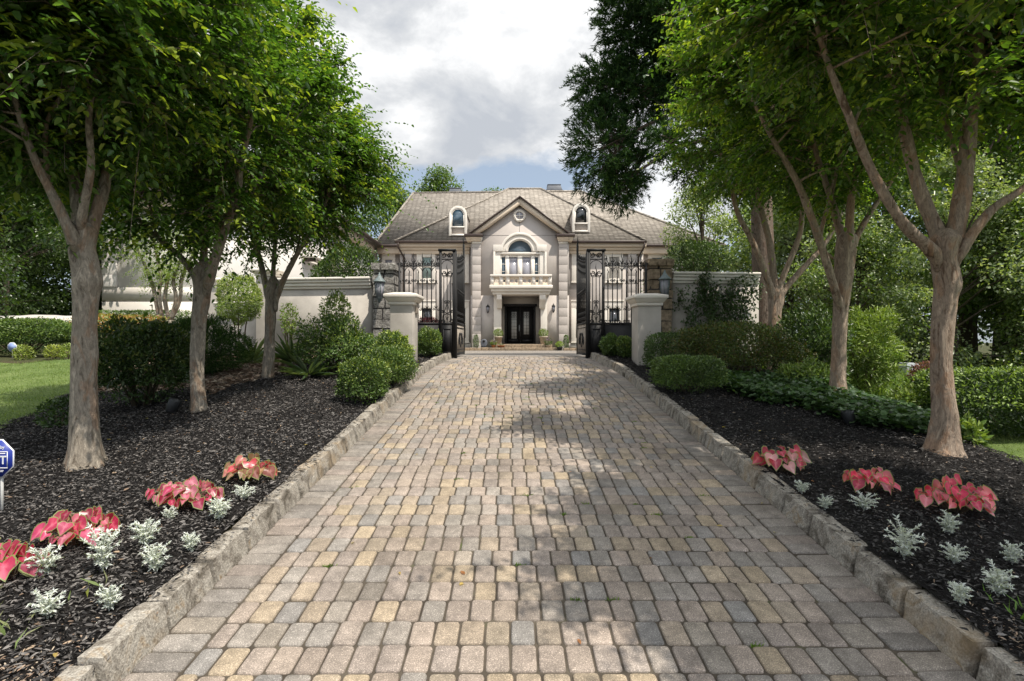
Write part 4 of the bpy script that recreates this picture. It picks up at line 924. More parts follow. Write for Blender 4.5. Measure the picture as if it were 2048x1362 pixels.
for yy in np.arange(22.55, 27.6, .14): mb.tube([(-8.5, yy, 5.3), (-8.5+.03*math.sin(yy*30), yy+.03, 5.7), (-8.5, yy, 6.15)], .011, 4)
for xx in np.arange(-8.98, -8.5, .13): mb.tube([(xx, 22.53, 5.3), (xx, 22.53, 6.15)], .011, 4)
part(mb, 'iron_railing', 'iron', wb)
part(MB().box(-8.98, -8.5, 22.6, 22.8, 5.02, 5.159).box(-8.98, -8.5, 24.6, 24.8, 5.02, 5.159), 'joist', 'gutter', wb)

# wall lamps by the door
def lantern(name, label, x, yw, z, s, m, glass='glass_grey', group=None):
    root = thing(name, label, 'lamp', (x, yw-.18*s, z), group); y = yw-.20*s
    b = MB().tube([(x, yw-.003, z+.05*s), (x, yw-.1*s, z+.32*s), (x, y, z+.36*s), (x, y, z+.30*s)], .014*s, 6).box(x-.05*s, x+.05*s, yw-.02*s, yw-.003, z-.08*s, z+.16*s)
    b.build('bracket', M[m], root, None, True)
    MB().lathe([(.012*s, .34*s), (.03*s, .30*s), (.05*s, .27*s), (.13*s, .18*s), (.135*s, .165*s), (.01*s, .16*s)], (x, y, z), 12).build('cap', M[m], root, None, False)
    MB().lathe([(.065*s, -.17*s), (.105*s, .155*s)], (x, y, z), 6).build('glass', M[glass], root)
    f = MB().lathe([(.004, -.28*s), (.03*s, -.24*s), (.05*s, -.19*s), (.075*s, -.175*s), (.01, -.17*s)], (x, y, z), 10)
    for k in range(6):
        t = 2*PI*k/6; f.tube([(x+.068*s*math.cos(t), y+.068*s*math.sin(t), z-.175*s), (x+.108*s*math.cos(t), y+.108*s*math.sin(t), z+.16*s)], .008*s, 4)
    f.build('frame', M[m], root)
    return root
lantern('wall_lantern', 'black lantern on the wall left of the front door', hx(976), 32.998, hz(619), .95, 'iron', group='lanterns flanking the front door')
lantern('wall_lantern', 'black lantern on the wall right of the front door', hx(1106.5), 32.998, hz(618), .95, 'iron', group='lanterns flanking the front door')

# pots and small things at the entrance
def pot_plant(label, x, y, z, hp_, rp, pm, fr, pal, n=1200, leaf=.05, cat='potted plant', e=2.2, tips=None, zc=None):
    root = thing('potted_plant', label, cat, (x, y, z))
    MB().lathe([(rp*.68, 0), (rp*.95, hp_*.85), (rp*1.08, hp_*.87), (rp*1.08, hp_), (rp*.9, hp_), (rp*.88, hp_*.92)], (x, y, z), 16).build('pot', M[pm], root, None, False)
    d = rdir(n); c = np.array([x, y, z+hp_+fr[2]*.8]); Pt = c+d*np.array(fr)*(rng.random((n, 1))**.35)
    L = leaf*rng.uniform(.7, 1.3, n); col = pick(pal, n)
    if tips is not None: t = (d[:, 2] > .2) & (rng.random(n) < .45); col[t] = tips
    leaves('foliage', M['shrub_leaf'], Pt, unit(d+rdir(n)*.6+np.array([0, 0, .3])), unit(rdir(n)+np.array([0, 0, .7])), L, L*.5, col, root)
    MB().tube([(x, y, z+hp_*.9), (x, y, z+hp_+fr[2])], .02, 6).build('stem', M['stem'], root)
pot_plant('tall pale urn with a green shrub left of the front door', hx(997), 32.3, 1.375, .48, .25, 'pale_pot', (.30, .30, .26), LITE)
pot_plant('tall pale urn with a green shrub right of the front door', hx(1085.5), 32.3, 1.375, .48, .25, 'pale_pot', (.30, .30, .26), LITE)
pot_plant('terracotta pot of purple flowers on the left end of the entry step', hx(988.5), 31.68, 1.17, .16, .14, 'terracotta', (.2, .18, .17), LITE, 700, .05, tips=(.30, .17, .36))
pot_plant('small pot of purple flowers on the right end of the entry step', hx(1094), 31.68, 1.17, .16, .15, 'pale_pot', (.24, .2, .24), MID, 800, .05, tips=(.30, .17, .36))
pot_plant('dark pot of lime green leaves right of the entry step', hx(1114), 31.2, float(D(31.2)), .22, .18, 'black_plastic', (.24, .2, .18), [(0.22, .30, .05), (.17, .25, .04)], 700, .05)
pot_plant('empty-looking wide terracotta bowl with sprigs beside the left urn', hx(1003), 31.7, 1.17, .13, .24, 'terracotta', (.16, .12, .06), MID, 120, .04)
for px, sd in ((953.5, 'left'), (1129.5, 'right')):
    shrub('columnar_shrub', f'slim dark upright shrub in front of the {sd} quoined pilaster of the entrance bay', 'shrub', (hx(px), 32.2, 1.5), (.16, .16, .5), 1500, .05, MID, e=3, stems=2, stemlen=.05, group='columnar shrubs flanking the entrance')
gz_ = float(D(31.9))
og = thing('garden_ornament', 'grey rounded stone ornament on a dark base left of the entry steps', 'ornament', (hx(970.5), 31.5, gz_))  # rounded grey body of unclear use, built as an ornament with a dark disc
MB().box(hx(970.5)-.14, hx(970.5)+.14, 31.4, 31.6, gz_, gz_+.26).build('base', M['black_plastic'], og, None, False, .02)
MB().prism(arc(hx(970.5), gz_+.50, .20, 0, PI)+arc(hx(970.5), gz_+.42, .20, PI, 2*PI), 31.38, 31.62).build('body', M['slate_cap'], og, None, False, .03)
MB().prism(arc(hx(970.5), gz_+.58, .07, 0, 2*PI*.96, 20), 31.34, 31.379).build('front_disc', M['iron'], og)
for sd_, x0_, x1_ in (('left', -3.6, -1.75), ('right', 3.05, 4.9)):
    ed = MB(); x = x0_
    while x < x1_:
        l_ = random.uniform(.3, .42); ed.box(x, x+l_-.001, 31.0+random.uniform(-.02, .02), 31.24, .9, float(D(31))+.17+random.uniform(-.02, .02)); x += l_
    tag(ed.build('stone_edging', M['pier_stone_warm'], None, ((x0_+x1_)/2, 31, float(D(31))), False, .03), f'low rough stone edging of the flower strip {sd_} of the entry steps', 'edging', 'low stone edgings beside the entry steps')

# ---------------------------------------------------------------- walls, piers, pillars
def coped_wall(name, label, a, b, zt, m='garden_stucco', th=.24, grp=None):
    """stucco wall from plan point a to b with a moulded coping"""
    A, B = Vector((*a, 0)), Vector((*b, 0)); u = (B-A).normalized(); n = Vector((-u.y, u.x, 0))
    z0 = min(float(Gs(*a)), float(Gs(*b)))-.25
    root = thing(name, label, 'wall', (*a, z0+.25), grp)
    def bar(h0, h1, t):
        mb = MB(); q = [A-n*t, B-n*t, B+n*t, A+n*t]; mb.prism([(p.x, p.y) for p in q], h0, h1, 'z'); return mb
    bar(z0, zt-.262, th/2).build('wall_body', M[m], root)
    cp = MB()
    for h0, h1, t in ((zt-.26, zt-.20, th/2+.03), (zt-.198, zt-.12, th/2+.06), (zt-.118, zt-.06, th/2+.09), (zt-.058, zt, th/2+.115)):
        q = bar(h0, h1, t); cp.add(q.V, q.F)
    cp.build('coping', M['trim'], root, None, False, .018)
    return root
coped_wall('garden_wall', 'low stucco wall with moulded coping left of the gate, running to the left stone pier', (PX(556, 12.42), 12.42), (PX(746, 12.05), 12.1), 3.05)
coped_wall('garden_wall', 'stucco wall with moulded coping right of the gate, half hidden by vines', (PX(1340, 12.15), 12.15), (PX(1512, 12.3), 12.3), 3.17)
coped_wall('garden_wall', 'short lower stucco wall behind the round topiary bush on the left', (PX(440, 13.2), 13.2), (PX(530, 12.6), 12.75), 2.55)
def pillar(name, label, x0, x1, y0, y1, zt, cap, grp=None, cat='pillar'):
    zb = min(float(Gs(x0, y0)), float(Gs(x1, y0)), float(D(y0)))-.12
    root = thing(name, label, cat, ((x0+x1)/2, (y0+y1)/2, zb+.12), grp)
    MB().box(x0, x1, y0, y1, zb, zt-cap*2.1).build('shaft', M['garden_stucco'], root, None, False, .008)
    c = MB()
    c.box(x0-.03, x1+.03, y0-.03, y1+.03, zt-cap*2.1+.001, zt-cap*1.6).taper(x0-.035, x1+.035, y0-.035, y1+.035, zt-cap*1.599, zt-cap*.9, .06).box(x0-.11, x1+.11, y0-.11, y1+.11, zt-cap*.899, zt-cap*.35)
    c.taper(x0-.10, x1+.10, y0-.10, y1+.10, zt-cap*.349, zt, -.16)
    c.build('cap', M['trim'], root, None, False, .012)
    return root
lp = pillar('stucco_pillar', 'stucco pillar with moulded cap left of the driveway, with a dark box on its side', PX(780, 9.9), PX(825.5, 9.9), 9.9, 10.42, PZ(584.5, 9.95), .115, 'stucco pillars before the gate')
x_ = PX(825.5, 9.9); MB().box(x_, x_+.035, 10.12, 10.33, PZ(627, 10.2), PZ(603, 10.2)).build('keypad_box', M['sunlit_dusty_iron'], lp, None, False, .006)
pillar('stucco_pillar', 'stucco pillar with moulded cap right of the driveway beside the clipped hedge', PX(1276, 9.9), PX(1322.5, 9.9), 9.9, 10.42, PZ(586.5, 9.95), .115, 'stucco pillars before the gate')
pillar('wall_pier', 'slim stucco wall pier with flat cap behind the smallest left crape myrtle', PX(519, 12.5), PX(558, 12.5), 12.32, 12.75, PZ(538, 12.5), .09)
pillar('wall_pier', 'low stucco wall pier farthest left, behind the middle left crape myrtle', PX(425, 13.6), PX(456, 13.6), 13.4, 13.8, PZ(556, 13.5), .09)
def stone_pier(label, x0, x1, y0, y1, zt, m):
    zb = float(D(y0))-.15; root = thing('stone_pier', label, 'pier', ((x0+x1)/2, (y0+y1)/2, zb+.15), 'rough stone piers holding the iron gate')
    MB().box(x0+.03, x1-.03, y0+.03, y1-.03, zb, zt-.16).build('core', M['mortar'], root)
    st = MB(); z = zb; i = 0; w_ = x1-x0; d_ = y1-y0
    while z < zt-.2:
        h = random.uniform(.20, .31); h = min(h, zt-.13-z); sp = random.uniform(.40, .62) if i % 2 else random.uniform(.38, .55)
        for a, b in ((x0, x0+w_*sp), (x0+w_*sp, x1)):
            for c, d in ((y0, y0+d_*.5), (y0+d_*.5, y1)):
                k = rough_block(d-c-.022, b-a-.022, h-.022, 0, .007, random.randrange(9999), 5, 5, 4)
                V = np.array(k.V)+np.array([(a+b)/2+random.gauss(0, .008), (c+d)/2+random.gauss(0, .008), z+h/2]); st.add(V, k.F)
        z += h; i += 1
    st.build('stonework', M[m], root, None, True)
    cp = MB()
    for a, b in ((x0-.04, x0+w_*.36), (x0+w_*.36, x0+w_*.70), (x0+w_*.70, x1+.04)):
        k = rough_block(d_+.08, b-a-.012, .15, 0, .008, random.randrange(9999), 5, 5, 4)
        cp.add(np.array(k.V)+np.array([(a+b)/2, (y0+y1)/2, zt-.07]), k.F)
    cp.build('cap_stones', M[m], root, None, True)
stone_pier('rough grey stone pier left of the gate carrying a weathered lantern', PX(746, 11.9), PX(790, 11.9), 11.85, 12.4, PZ(527, 11.9), 'pier_stone')
stone_pier('shaded brown stone pier right of the gate overgrown by vines', PX(1297, 11.9), PX(1344, 11.9), 11.85, 12.4, PZ(519, 11.9), 'pier_stone_warm')
lantern('wall_lantern', 'weathered blue-grey carriage lantern on the left stone pier', PX(760.5, 11.7), 11.84, PZ(580, 11.65), 1.05, 'verdigris', 'glass_grey')
lantern('wall_lantern', 'carriage lantern half hidden by vines on the right stone pier', PX(1328, 11.7), 11.84, PZ(575, 11.65), 1.05, 'verdigris', 'glass_grey')

# ---------------------------------------------------------------- iron gate
def scroll(mb, mp_, cx, cz, r, a0, turns, r_t=.009, grow=.25, n=22):
    r_t = r_t*1.3
    mb.tube([mp_(cx+r*(grow+(1-grow)*t)*math.cos(a0+turns*2*PI*t), cz+r*(grow+(1-grow)*t)*math.sin(a0+turns*2*PI*t)) for t in np.linspace(0, 1, n)], r_t, 5)
def finial(mb, mp_, x, z, s=1.0):          # fleur at a bar: knot, two side leaves, spear
    c = mp_(x, z); mb.lathe([(.004, -.03*s), (.022*s, -.012*s), (.024*s, .012*s), (.004, .03*s)], c, 8)
    for sg in (-1, 1): mb.tube([mp_(x+sg*.012*s, z+.02*s), mp_(x+sg*.035*s, z+.05*s), mp_(x+sg*.045*s, z+.085*s)], [.009*s, .008*s, .003*s], 5)
def spear(mb, mp_, x, z0, z1):
    h = z1-z0; mb.tube([mp_(x, z0), mp_(x+.012, z0+h*.35), mp_(x-.010, z0+h*.65), mp_(x, z1)], [.013, .011, .009, .003], 6)
GY = 11.8
zT, zB, zRail, zMid, zLow, zBot = PZ(502.5, GY), PZ(518.5, GY), PZ(532, GY), PZ(562, GY), PZ(618, GY), PZ(647, GY)
def side_panel(label, sd, xf0, xf1, xe):
    """xf0..xf1 the narrow framed bay next to the leaf, xe the end at the stone pier"""
    zg = float(D(GY))+.03
    root = thing('iron_gate_panel', label, 'gate', ((xf0+xe)/2, GY, zg), 'fixed side panels of the iron gate')
    mp_ = lambda x, z, y=GY: (x, y, z)
    a, b = min(xf0, xf1), max(xf0, xf1)
    fr = MB()
    for x in (xf0, xf1): fr.box(x-.028, x+.028, GY-.022, GY+.022, zg, zT)
    fr.box(a-.05, b+.05, GY-.035, GY+.035, zT+.001, zT+.05); fr.box(a+.023, b-.023, GY-.014, GY+.014, zB-.012, zB+.012)
    fr.box(xe-.02, xe+.02, GY-.02, GY+.02, zg, zRail+.06)
    l, r = min(xf1, xe), max(xf1, xe)
    for z, t in ((zRail, .014), (zBot, .02)): fr.box(l+.023, r-.021, GY-.013, GY+.013, z-t, z+t)
    fr.box(a+.023, b-.023, GY-.013, GY+.013, zBot-.02, zBot+.02)
    fr.build('frame', M['iron'], root)
    # solid kick panel
    kp = MB(); kp.box(a+.023, b-.023, GY-.006, GY+.006, zg+.03, zBot-.021); kp.box(l+.023, r-.021, GY-.006, GY+.006, zg+.03, zBot-.021)
    kp.box(a+.06, b-.06, GY-.014, GY-.0065, zg+.10, zg+.115); kp.box(a+.06, b-.06, GY-.014, GY-.0065, zBot-.13, zBot-.115); kp.box(a+.06, a+.075, GY-.014, GY-.0065, zg+.116, zBot-.131); kp.box(b-.075, b-.06, GY-.014, GY-.0065, zg+.116, zBot-.131)
    kp.build('kick_panel', M['iron'], root)
    sc = MB(); c = (a+b)/2; w = b-a
    for s in (-1, 1):
        scroll(sc, mp_, c+s*w*.25, (zT+zB)/2, .062, PI/2*(1 if s > 0 else -1), 1.4*s)
        scroll(sc, mp_, c+s*w*.24, zB-.33, .062, PI*(s > 0), -1.3*s)
        sc.tube([mp_(c+s*w*.46, zB-.25), mp_(c+s*w*.44, zB-.12), mp_(c+s*w*.25, zB-.045), mp_(c, zB-.02)], .009, 5)
        sc.tube([mp_(c+s*w*.40, zB-.30), mp_(c+s*w*.32, zB-.39), mp_(c+s*w*.12, zB-.40), mp_(c, zB-.36)], .009, 5)
        zz = zBot
        sc.tube([mp_(c, zz+.47), mp_(c+s*w*.16, zz+.30), mp_(c+s*w*.32, zz+.16), mp_(c+s*w*.34, zz+.08), mp_(c+s*w*.12, zz+.03)], .009, 5)
        scroll(sc, mp_, c+s*w*.30, zz+.055, .045, 0, 1.3*s); scroll(sc, mp_, c+s*w*.18, zz+.22, .042, PI/2, -1.2*s); scroll(sc, mp_, c+s*w*.36, zz+.27, .03, PI/2, 1.2*s)
        scroll(sc, mp_, c+s*.035, zz+.49, .035, -PI/2, 1.1*s)
    sc.tube([mp_(c-w*.25, (zT+zB)/2+.055), mp_(c, (zT+zB)/2), mp_(c+w*.25, (zT+zB)/2-.055)], .009, 5)
    finial(sc, mp_, c, zB-.37, 1.1); finial(sc, mp_, c, zBot+.10, .9)
    pitch = .0975; n = int(abs(xe-xf1)/pitch); dx = (xe-xf1)/(n+.15)
    for i in range(1, n+1):
        x = xf1+dx*i; tall = i % 2 == 0
        pk = MB()
        if tall:
            pk.tube([mp_(x, zBot), mp_(x, zRail+.03)], .0125, 6); finial(pk, mp_, x, zRail+.055, 1.1); spear(pk, mp_, x, zRail+.07, PZ(505.5, GY))
            finial(pk, mp_, x, zRail-.10, .9)
            for s in (-1, 1):
                pk.tube([mp_(x, zRail-.11), mp_(x+s*.035, zRail-.06), mp_(x+s*.085, zRail-.02)], .007, 5)
                scroll(pk, mp_, x+s*.032, zMid+.01, .028, 0, 1.2*s, .007)
        else:
            pk.tube([mp_(x, zBot), mp_(x, zRail-.16)], .0125, 6); spear(pk, mp_, x, zRail-.165, zRail-.05); spear(pk, mp_, x, zRail+.02, PZ(519, GY))
            for s in (-1, 1):
                scroll(pk, mp_, x+s*.036, zRail+.04, .03, PI/2, 1.1*s, .008)
                pk.tube([mp_(x, zMid-.0), mp_(x+s*.02, zMid-.05), mp_(x+s*.045, zMid-.07)], [.010, .009, .004], 5)
                pk.tube([mp_(x, zLow), mp_(x+s*.018, zLow+.04), mp_(x+s*.042, zLow+.075)], [.010, .008, .004], 5)
                scroll(pk, mp_, x+s*.052, zLow-.01, .03, 0, 1.1*s, .007); scroll(pk, mp_, x+s*.05, zBot+.045, .032, PI/2, 1.2*s, .007)
            pk.lathe([(.004, -.03), (.024, -.012), (.024, .012), (.004, .03)], mp_(x, zMid), 8)
        pk.build('picket', M['iron'], root)
    for k, (px_, hh) in enumerate(((.25, .40), (.5, .36), (.75, .40))):
        MB().tube([mp_(a+w*px_, zBot+.02), mp_(a+w*px_, zB-hh)], .011, 6).build('picket', M['iron'], root)
    spb = MB(); spear(spb, mp_, c, zB-.35, zB-.10); spb.build('finial', M['iron'], root)
    for s in (1,):
        sx = 1 if xe > xf1 else -1
        sc.tube([mp_(xf1+sx*.02, zT-.1), mp_(xf1+sx*.06, zT-.09), mp_(xf1+sx*.085, zT-.16), mp_(xf1+sx*.06, zRail+.10), mp_(xf1+sx*.03, zRail+.03)], .009, 5); scroll(sc, mp_, xf1+sx*.05, zRail+.16, .028, 0, 1.2, .008)
    sc.build('scrollwork', M['iron'], root)
    return root
side_panel('fixed iron panel with spear pickets between the left stone pier and the left gate leaf', -1, PX(907.5, GY), PX(881, GY), PX(799, GY))
side_panel('fixed iron panel with spear pickets between the right gate leaf and the right stone pier', 1, PX(1178, GY), PX(1206.5, GY), PX(1292, GY))
def gate_leaf(label, x0, y0, x1, y1):
    L = math.hypot(x1-x0, y1-y0); ux, uy = (x1-x0)/L, (y1-y0)/L; zg = float(D(y0))+.05
    root = thing('gate_leaf', label, 'gate', (x0, y0, zg-.05), 'open leaves of the iron gate')
    mp_ = lambda u, z: (x0+ux*u, y0+uy*u, z)
    def bar(mb, u0, u1, z0, z1, t):      # flat bar in the leaf plane
        nx, ny = -uy*t, ux*t; c = [mp_(u0, 0), mp_(u1, 0)]
        mb.prism([(c[0][0]-nx, c[0][1]-ny), (c[1][0]-nx, c[1][1]-ny), (c[1][0]+nx, c[1][1]+ny), (c[0][0]+nx, c[0][1]+ny)], z0, z1, 'z')
    zp = zg+.72; top = lambda u: 3.42+.30*(u/L)**1.6
    fr = MB(); bar(fr, -.03, .03, zg-.05, 3.56, .03); bar(fr, L-.025, L+.025, zg, 4.05, .025); bar(fr, .031, L-.026, zg+.01, zg+.06, .02); bar(fr, .031, L-.026, zp, zp+.05, .02); bar(fr, .031, L-.026, 2.76, 2.80, .014)
    fr.tube([mp_(u, top(u)) for u in np.linspace(.02, L-.02, 12)], .02, 6); fr.tube([mp_(L, 4.05), mp_(L, 4.25)], [.02, .003], 6)
    fr.tube([(x0, y0-.05, zg-.35), (x0, y0-.05, 3.62)], .03, 8)
    fr.build('frame', M['iron'], root)
    kp = MB(); bar(kp, .032, L-.027, zg+.061, zp-.001, .008); kp.build('kick_panel', M['sunlit_dusty_iron'], root)
    em = MB()
    for sgn in (-1, 1):
        n_ = (-uy*.014*sgn, ux*.014*sgn); mq = lambda u, z, n_=n_: (mp_(u, z)[0]+n_[0], mp_(u, z)[1]+n_[1], z)
        cu, cz = L/2, (zg+zp)/2
        em.tube([mq(cu+.12*math.cos(t), cz+.17*math.sin(t)) for t in np.linspace(0, 2*PI, 22)], .010, 5)
        for s in (-1, 1): scroll(em, mq, cu+s*.30, cz-.03, .12, PI/2, 1.2*s, .012); scroll(em, mq, cu+s*.22, cz+.12, .08, -PI/2, 1.2*s, .010)
        em.tube([mq(.10, zg+.13), mq(L-.10, zg+.13)], .008, 4); em.tube([mq(.10, zp-.07), mq(L-.10, zp-.07)], .008, 4)
    em.build('emblem', M['iron'], root)
    n = 9; sc = MB()
    for i in range(1, n+1):
        u = L*i/(n+1); pk = MB(); pk.tube([mp_(u, zp+.05), mp_(u, top(u))], .012, 6)
        if i % 2: spear(pk, mp_, u, top(u)+.02, top(u)+.17); finial(pk, mp_, u, top(u)+.03, 1.1)
        for s in (-1, 1):
            scroll(pk, mp_, u+s*.027, 2.72, .026, 0, 1.2*s, .007, n=14); scroll(pk, mp_, u+s*.03, zp+.14, .035, PI/2, 1.2*s, .008, n=14); scroll(pk, mp_, u+s*.03, zp+.28, .032, -PI/2, 1.2*s, .008, n=14)
            scroll(pk, mp_, u+s*.03, top(u)-.12, .038, 0, 1.2*s, .009, n=14); scroll(pk, mp_, u+s*.03, top(u)-.28, .036, PI, -1.2*s, .009, n=14); scroll(pk, mp_, u+s*.028, top(u)+.06, .03, PI, -1.1*s, .008, n=14)
        pk.build('picket', M['iron'], root)
    for t in np.linspace(0, 1, 6): scroll(sc, mp_, L-.06-.04*t, 3.70+.4*t, .04*(1-.5*t)+.012, 0, 1.3, .010, n=14)
    sc.build('scrollwork', M['iron'], root)
    return root
gate_leaf('left leaf of the open black iron gate, swung back towards the house', PX(911.5, 11.85), 11.85, PX(927.5, 13.4), 13.4)
gate_leaf('right leaf of the open black iron gate, swung back towards the house', PX(1174, 11.85), 11.85, PX(1155, 13.4), 13.4)

# ---------------------------------------------------------------- shrubs and hedges
def bx(px0, px1, py, y, h=None):       # half extents helper: centre x, half width, top z
    return (PX((px0+px1)/2, y), PX(px1, y)-PX(px0, y), PZ(py, y))
def sh(name, label, cat, px0, px1, pyt, y, ry, n, leaf, pal, **kw):
    x, w, zt = bx(px0, px1, pyt, y); g = float(Gs(x, y)) if 'base' not in kw else kw.pop('base')
    return shrub(name, label, cat, (x, y, (zt+g)/2+.02), (w/2, ry, (zt-g)/2), n, leaf, pal, **kw)
BOX = [(0.05, 0.09, 0.024), (0.07, 0.12, 0.028), (0.10, 0.155, 0.036)]
sh('boxwood_shrub', 'clipped low boxwood nearest the camera in the left kerb row', 'shrub', 674, 786, 716, 6.75, .36, 8500, .034, BOX, e=2.7, tips=(YEL, .35), skirt=.14, group='clipped boxwoods along the left kerb', asp=.5, bumpy=.13, spread=.16)
sh('boxwood_shrub', 'clipped boxwood in the middle of the left kerb row', 'shrub', 722, 832, 692, 7.75, .42, 8500, .034, BOX, e=2.8, tips=(YEL, .35), skirt=.12, group='clipped boxwoods along the left kerb', asp=.5, bumpy=.13, spread=.16)
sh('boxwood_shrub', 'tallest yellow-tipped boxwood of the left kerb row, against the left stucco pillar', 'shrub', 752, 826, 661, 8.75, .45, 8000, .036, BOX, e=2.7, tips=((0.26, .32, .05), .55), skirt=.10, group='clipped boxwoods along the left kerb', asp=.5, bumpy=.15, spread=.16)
sh('azalea_shrub', 'big rounded loose shrub right of the smallest left crape myrtle', 'shrub', 584, 768, 632, 9.0, .68, 10500, .050, MID, e=2.4, tips=((0.20, .26, .05), .5), skirt=.24, stems=12, bumpy=.24, spread=.2)
shrub('azalea_shrub', 'small sprout of shrub behind the big rounded shrub', 'shrub', (PX(672, 9.4), 9.4, PZ(622, 9.4)), (.28, .25, .42), 1700, .05, LITE, e=2, stems=4, stemlen=.6, bumpy=.2)
sh('boxwood_shrub', 'rounded green bush behind the left stucco pillar, by the left gate panel', 'shrub', 832, 884, 655, 11.0, .35, 6500, .038, BOX, e=2.5, tips=(YEL, .4), skirt=.08, asp=.5, bumpy=.15, spread=.16)
shrub('red_shrub', 'wine-red fine-leaved shrub peeping over the bush by the left gate panel', 'shrub', (PX(858, 12.2), 12.2, PZ(652, 12.2)), (.36, .3, .26), 2600, .045, [(0.16, .025, .045), (.22, .05, .07), (.09, .03, .035)], e=2, stems=4, stemlen=.4, bumpy=.2, asp=.3)
shrub('red_shrub', 'dark wine-red shrub behind the right gate panel', 'shrub', (PX(1238, 12.6), 12.6, PZ(668, 12.6)), (.42, .3, .3), 2200, .045, [(0.06, .02, .025), (.09, .03, .035), (.05, .04, .02)], e=2, stems=4, stemlen=.3, bumpy=.2, asp=.3)
sh('holly_shrub', 'large glossy round-topped shrub looming over the left garden wall', 'shrub', 628, 762, 477, 14.0, .95, 20000, .07, DARK+MID[:1], e=2.3, tips=((0.10, .15, .035), .3), stems=6, bumpy=.10)
sh('broadleaf_hedge', 'dark bulky hedge between the two nearest left crape myrtles', 'hedge', 196, 372, 640, 6.6, .62, 17000, .048, DARK, e=3.0, tips=((0.10, .12, .03), .35), skirt=.26, stems=12, bumpy=.13, spread=.15)
sh('juniper_shrub', 'feathery dark juniper behind the middle left crape myrtle', 'shrub', 325, 485, 632, 8.6, .7, 17000, .065, [(0.02, .045, .016), (.035, .07, .022), (.055, .10, .03)], e=2.4, asp=.14, m='needle', stems=4, bumpy=.18, updir=.5)
tp = shrub('topiary_tree', 'round yellow-green topiary bush on a bare brown trunk left of the slim wall pier', 'shrub', (PX(480, 11.4), 11.4, PZ(597, 11.4)), (.46, .42, .56), 9000, .042, LITE, e=2.4, tips=((0.24, .29, .05), .55), stems=3, bumpy=.16)
shrub('young_shrub', 'thin leggy young shrub against the left garden wall', 'shrub', (PX(578, 11.6), 11.6, PZ(640, 11.6)), (.22, .2, .45), 620, .06, LITE, e=2, stems=5, stemlen=.35, bumpy=.25, inner=.5)
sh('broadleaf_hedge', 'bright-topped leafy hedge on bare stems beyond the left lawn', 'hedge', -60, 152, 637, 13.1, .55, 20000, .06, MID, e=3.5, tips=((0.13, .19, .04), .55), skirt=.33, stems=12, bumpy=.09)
for i, (px, py, r_, pal_, lb) in enumerate(((47, 702, .17, [(.20, .25, .05)], 'tiny yellow-green shrub in the mulch left of the hedge stems'), (108, 700, .15, [(.24, .28, .05)], 'tiny golden shrub in the mulch before the hedge, midway to the nearest left crape myrtle'), (140, 697, .17, [(.18, .24, .05)], 'tiny lime shrub in the mulch closest to the nearest left crape myrtle trunk'))):
    x, yy = PX(px, 11.6), 11.6; shrub('dwarf_shrub', lb, 'shrub', (x, yy, float(Gs(x, yy))+r_*.9), (r_, r_, r_*1.1), 420, .05, pal_, stems=2, group='dwarf golden shrubs at the lawn edge')
shrub('azalea_shrub', 'small dark shrub at the left foot of the nearest left crape myrtle', 'shrub', (PX(125, 5.6), 5.6, float(Gs(-4.8, 5.6))+.17), (.25, .22, .20), 900, .045, DARK, stems=4, bumpy=.2)
x0_, x1_ = PX(150, 14.5), PX(335, 14.5)
shrub('flower_hedge', 'low strip of yellow and orange foliage above the dark hedge', 'hedge', ((x0_+x1_)/2, 14.5, 2.05), ((x1_-x0_)/2, .4, .28), 5200, .06, [(.24, .25, .05), (.30, .20, .05), (.34, .15, .05), (.14, .19, .04)], e=4, stems=4, bumpy=.15, stemlen=.6)
x0_, x1_ = PX(160, 17), PX(400, 17)
shrub('clipped_hedge', 'thin clipped green hedge at the foot of the house wing', 'hedge', ((x0_+x1_)/2, 17, 2.30), ((x1_-x0_)/2, .4, .28), 7000, .06, MID, e=4, tips=((.12, .18, .04), .5), stems=4, stemlen=.3)
def small_tree():
    b = (PX(345, 15.5), 15.5, 1.6); root = thing('small_tree', 'small multi-stemmed crape myrtle with sinuous pale stems before the house wing', 'tree', b)
    mb = MB(); st, di = [], []
    for pts in ([(322, 650, 9), (312, 600, 9), (305, 570, 8), (285, 520, 5), (262, 470, 3)], [(325, 640, 8), (318, 590, 7), (322, 555, 6), (310, 500, 4), (300, 450, 2)], [(338, 640, 8), (330, 600, 8), (335, 560, 6), (342, 520, 4), (345, 470, 2)], [(340, 640, 8), (352, 600, 7), (347, 560, 6), (360, 520, 4), (370, 470, 2)], [(342, 640, 8), (360, 600, 7), (364, 555, 7), (385, 510, 4), (398, 470, 2)]):
        p, r = limb_path(pts, 15.5, rng.normal(0, .5)); q, rr = smooth_path(p, r, 4); mb.tube(q, list(rr), 8); 
        for j in range(len(q)//2, len(q)):
            k = 16; st.append(np.repeat(q[j][None], k, 0)); di.append(unit(rng.normal(0, 1, (k, 3))+np.array([-.1, 0, .3])))
    mb.tube([(b[0]-.05, 15.5, 1.2), (b[0]-.05, 15.5, 2.2)], .12, 8)
    mb.build('trunk', M['crape_bark'], root, None, True)
    st = np.concatenate(st); di = np.concatenate(di); Pt, Dr, Nm, sz, t = twig_leaves(st, di, rng.uniform(.25, .75, len(st)), 10, .075, .5)
    leaves('crown', M['leaf'], Pt, Dr, Nm, sz, sz*.5, pick(LITE, len(Pt)), root)
small_tree()
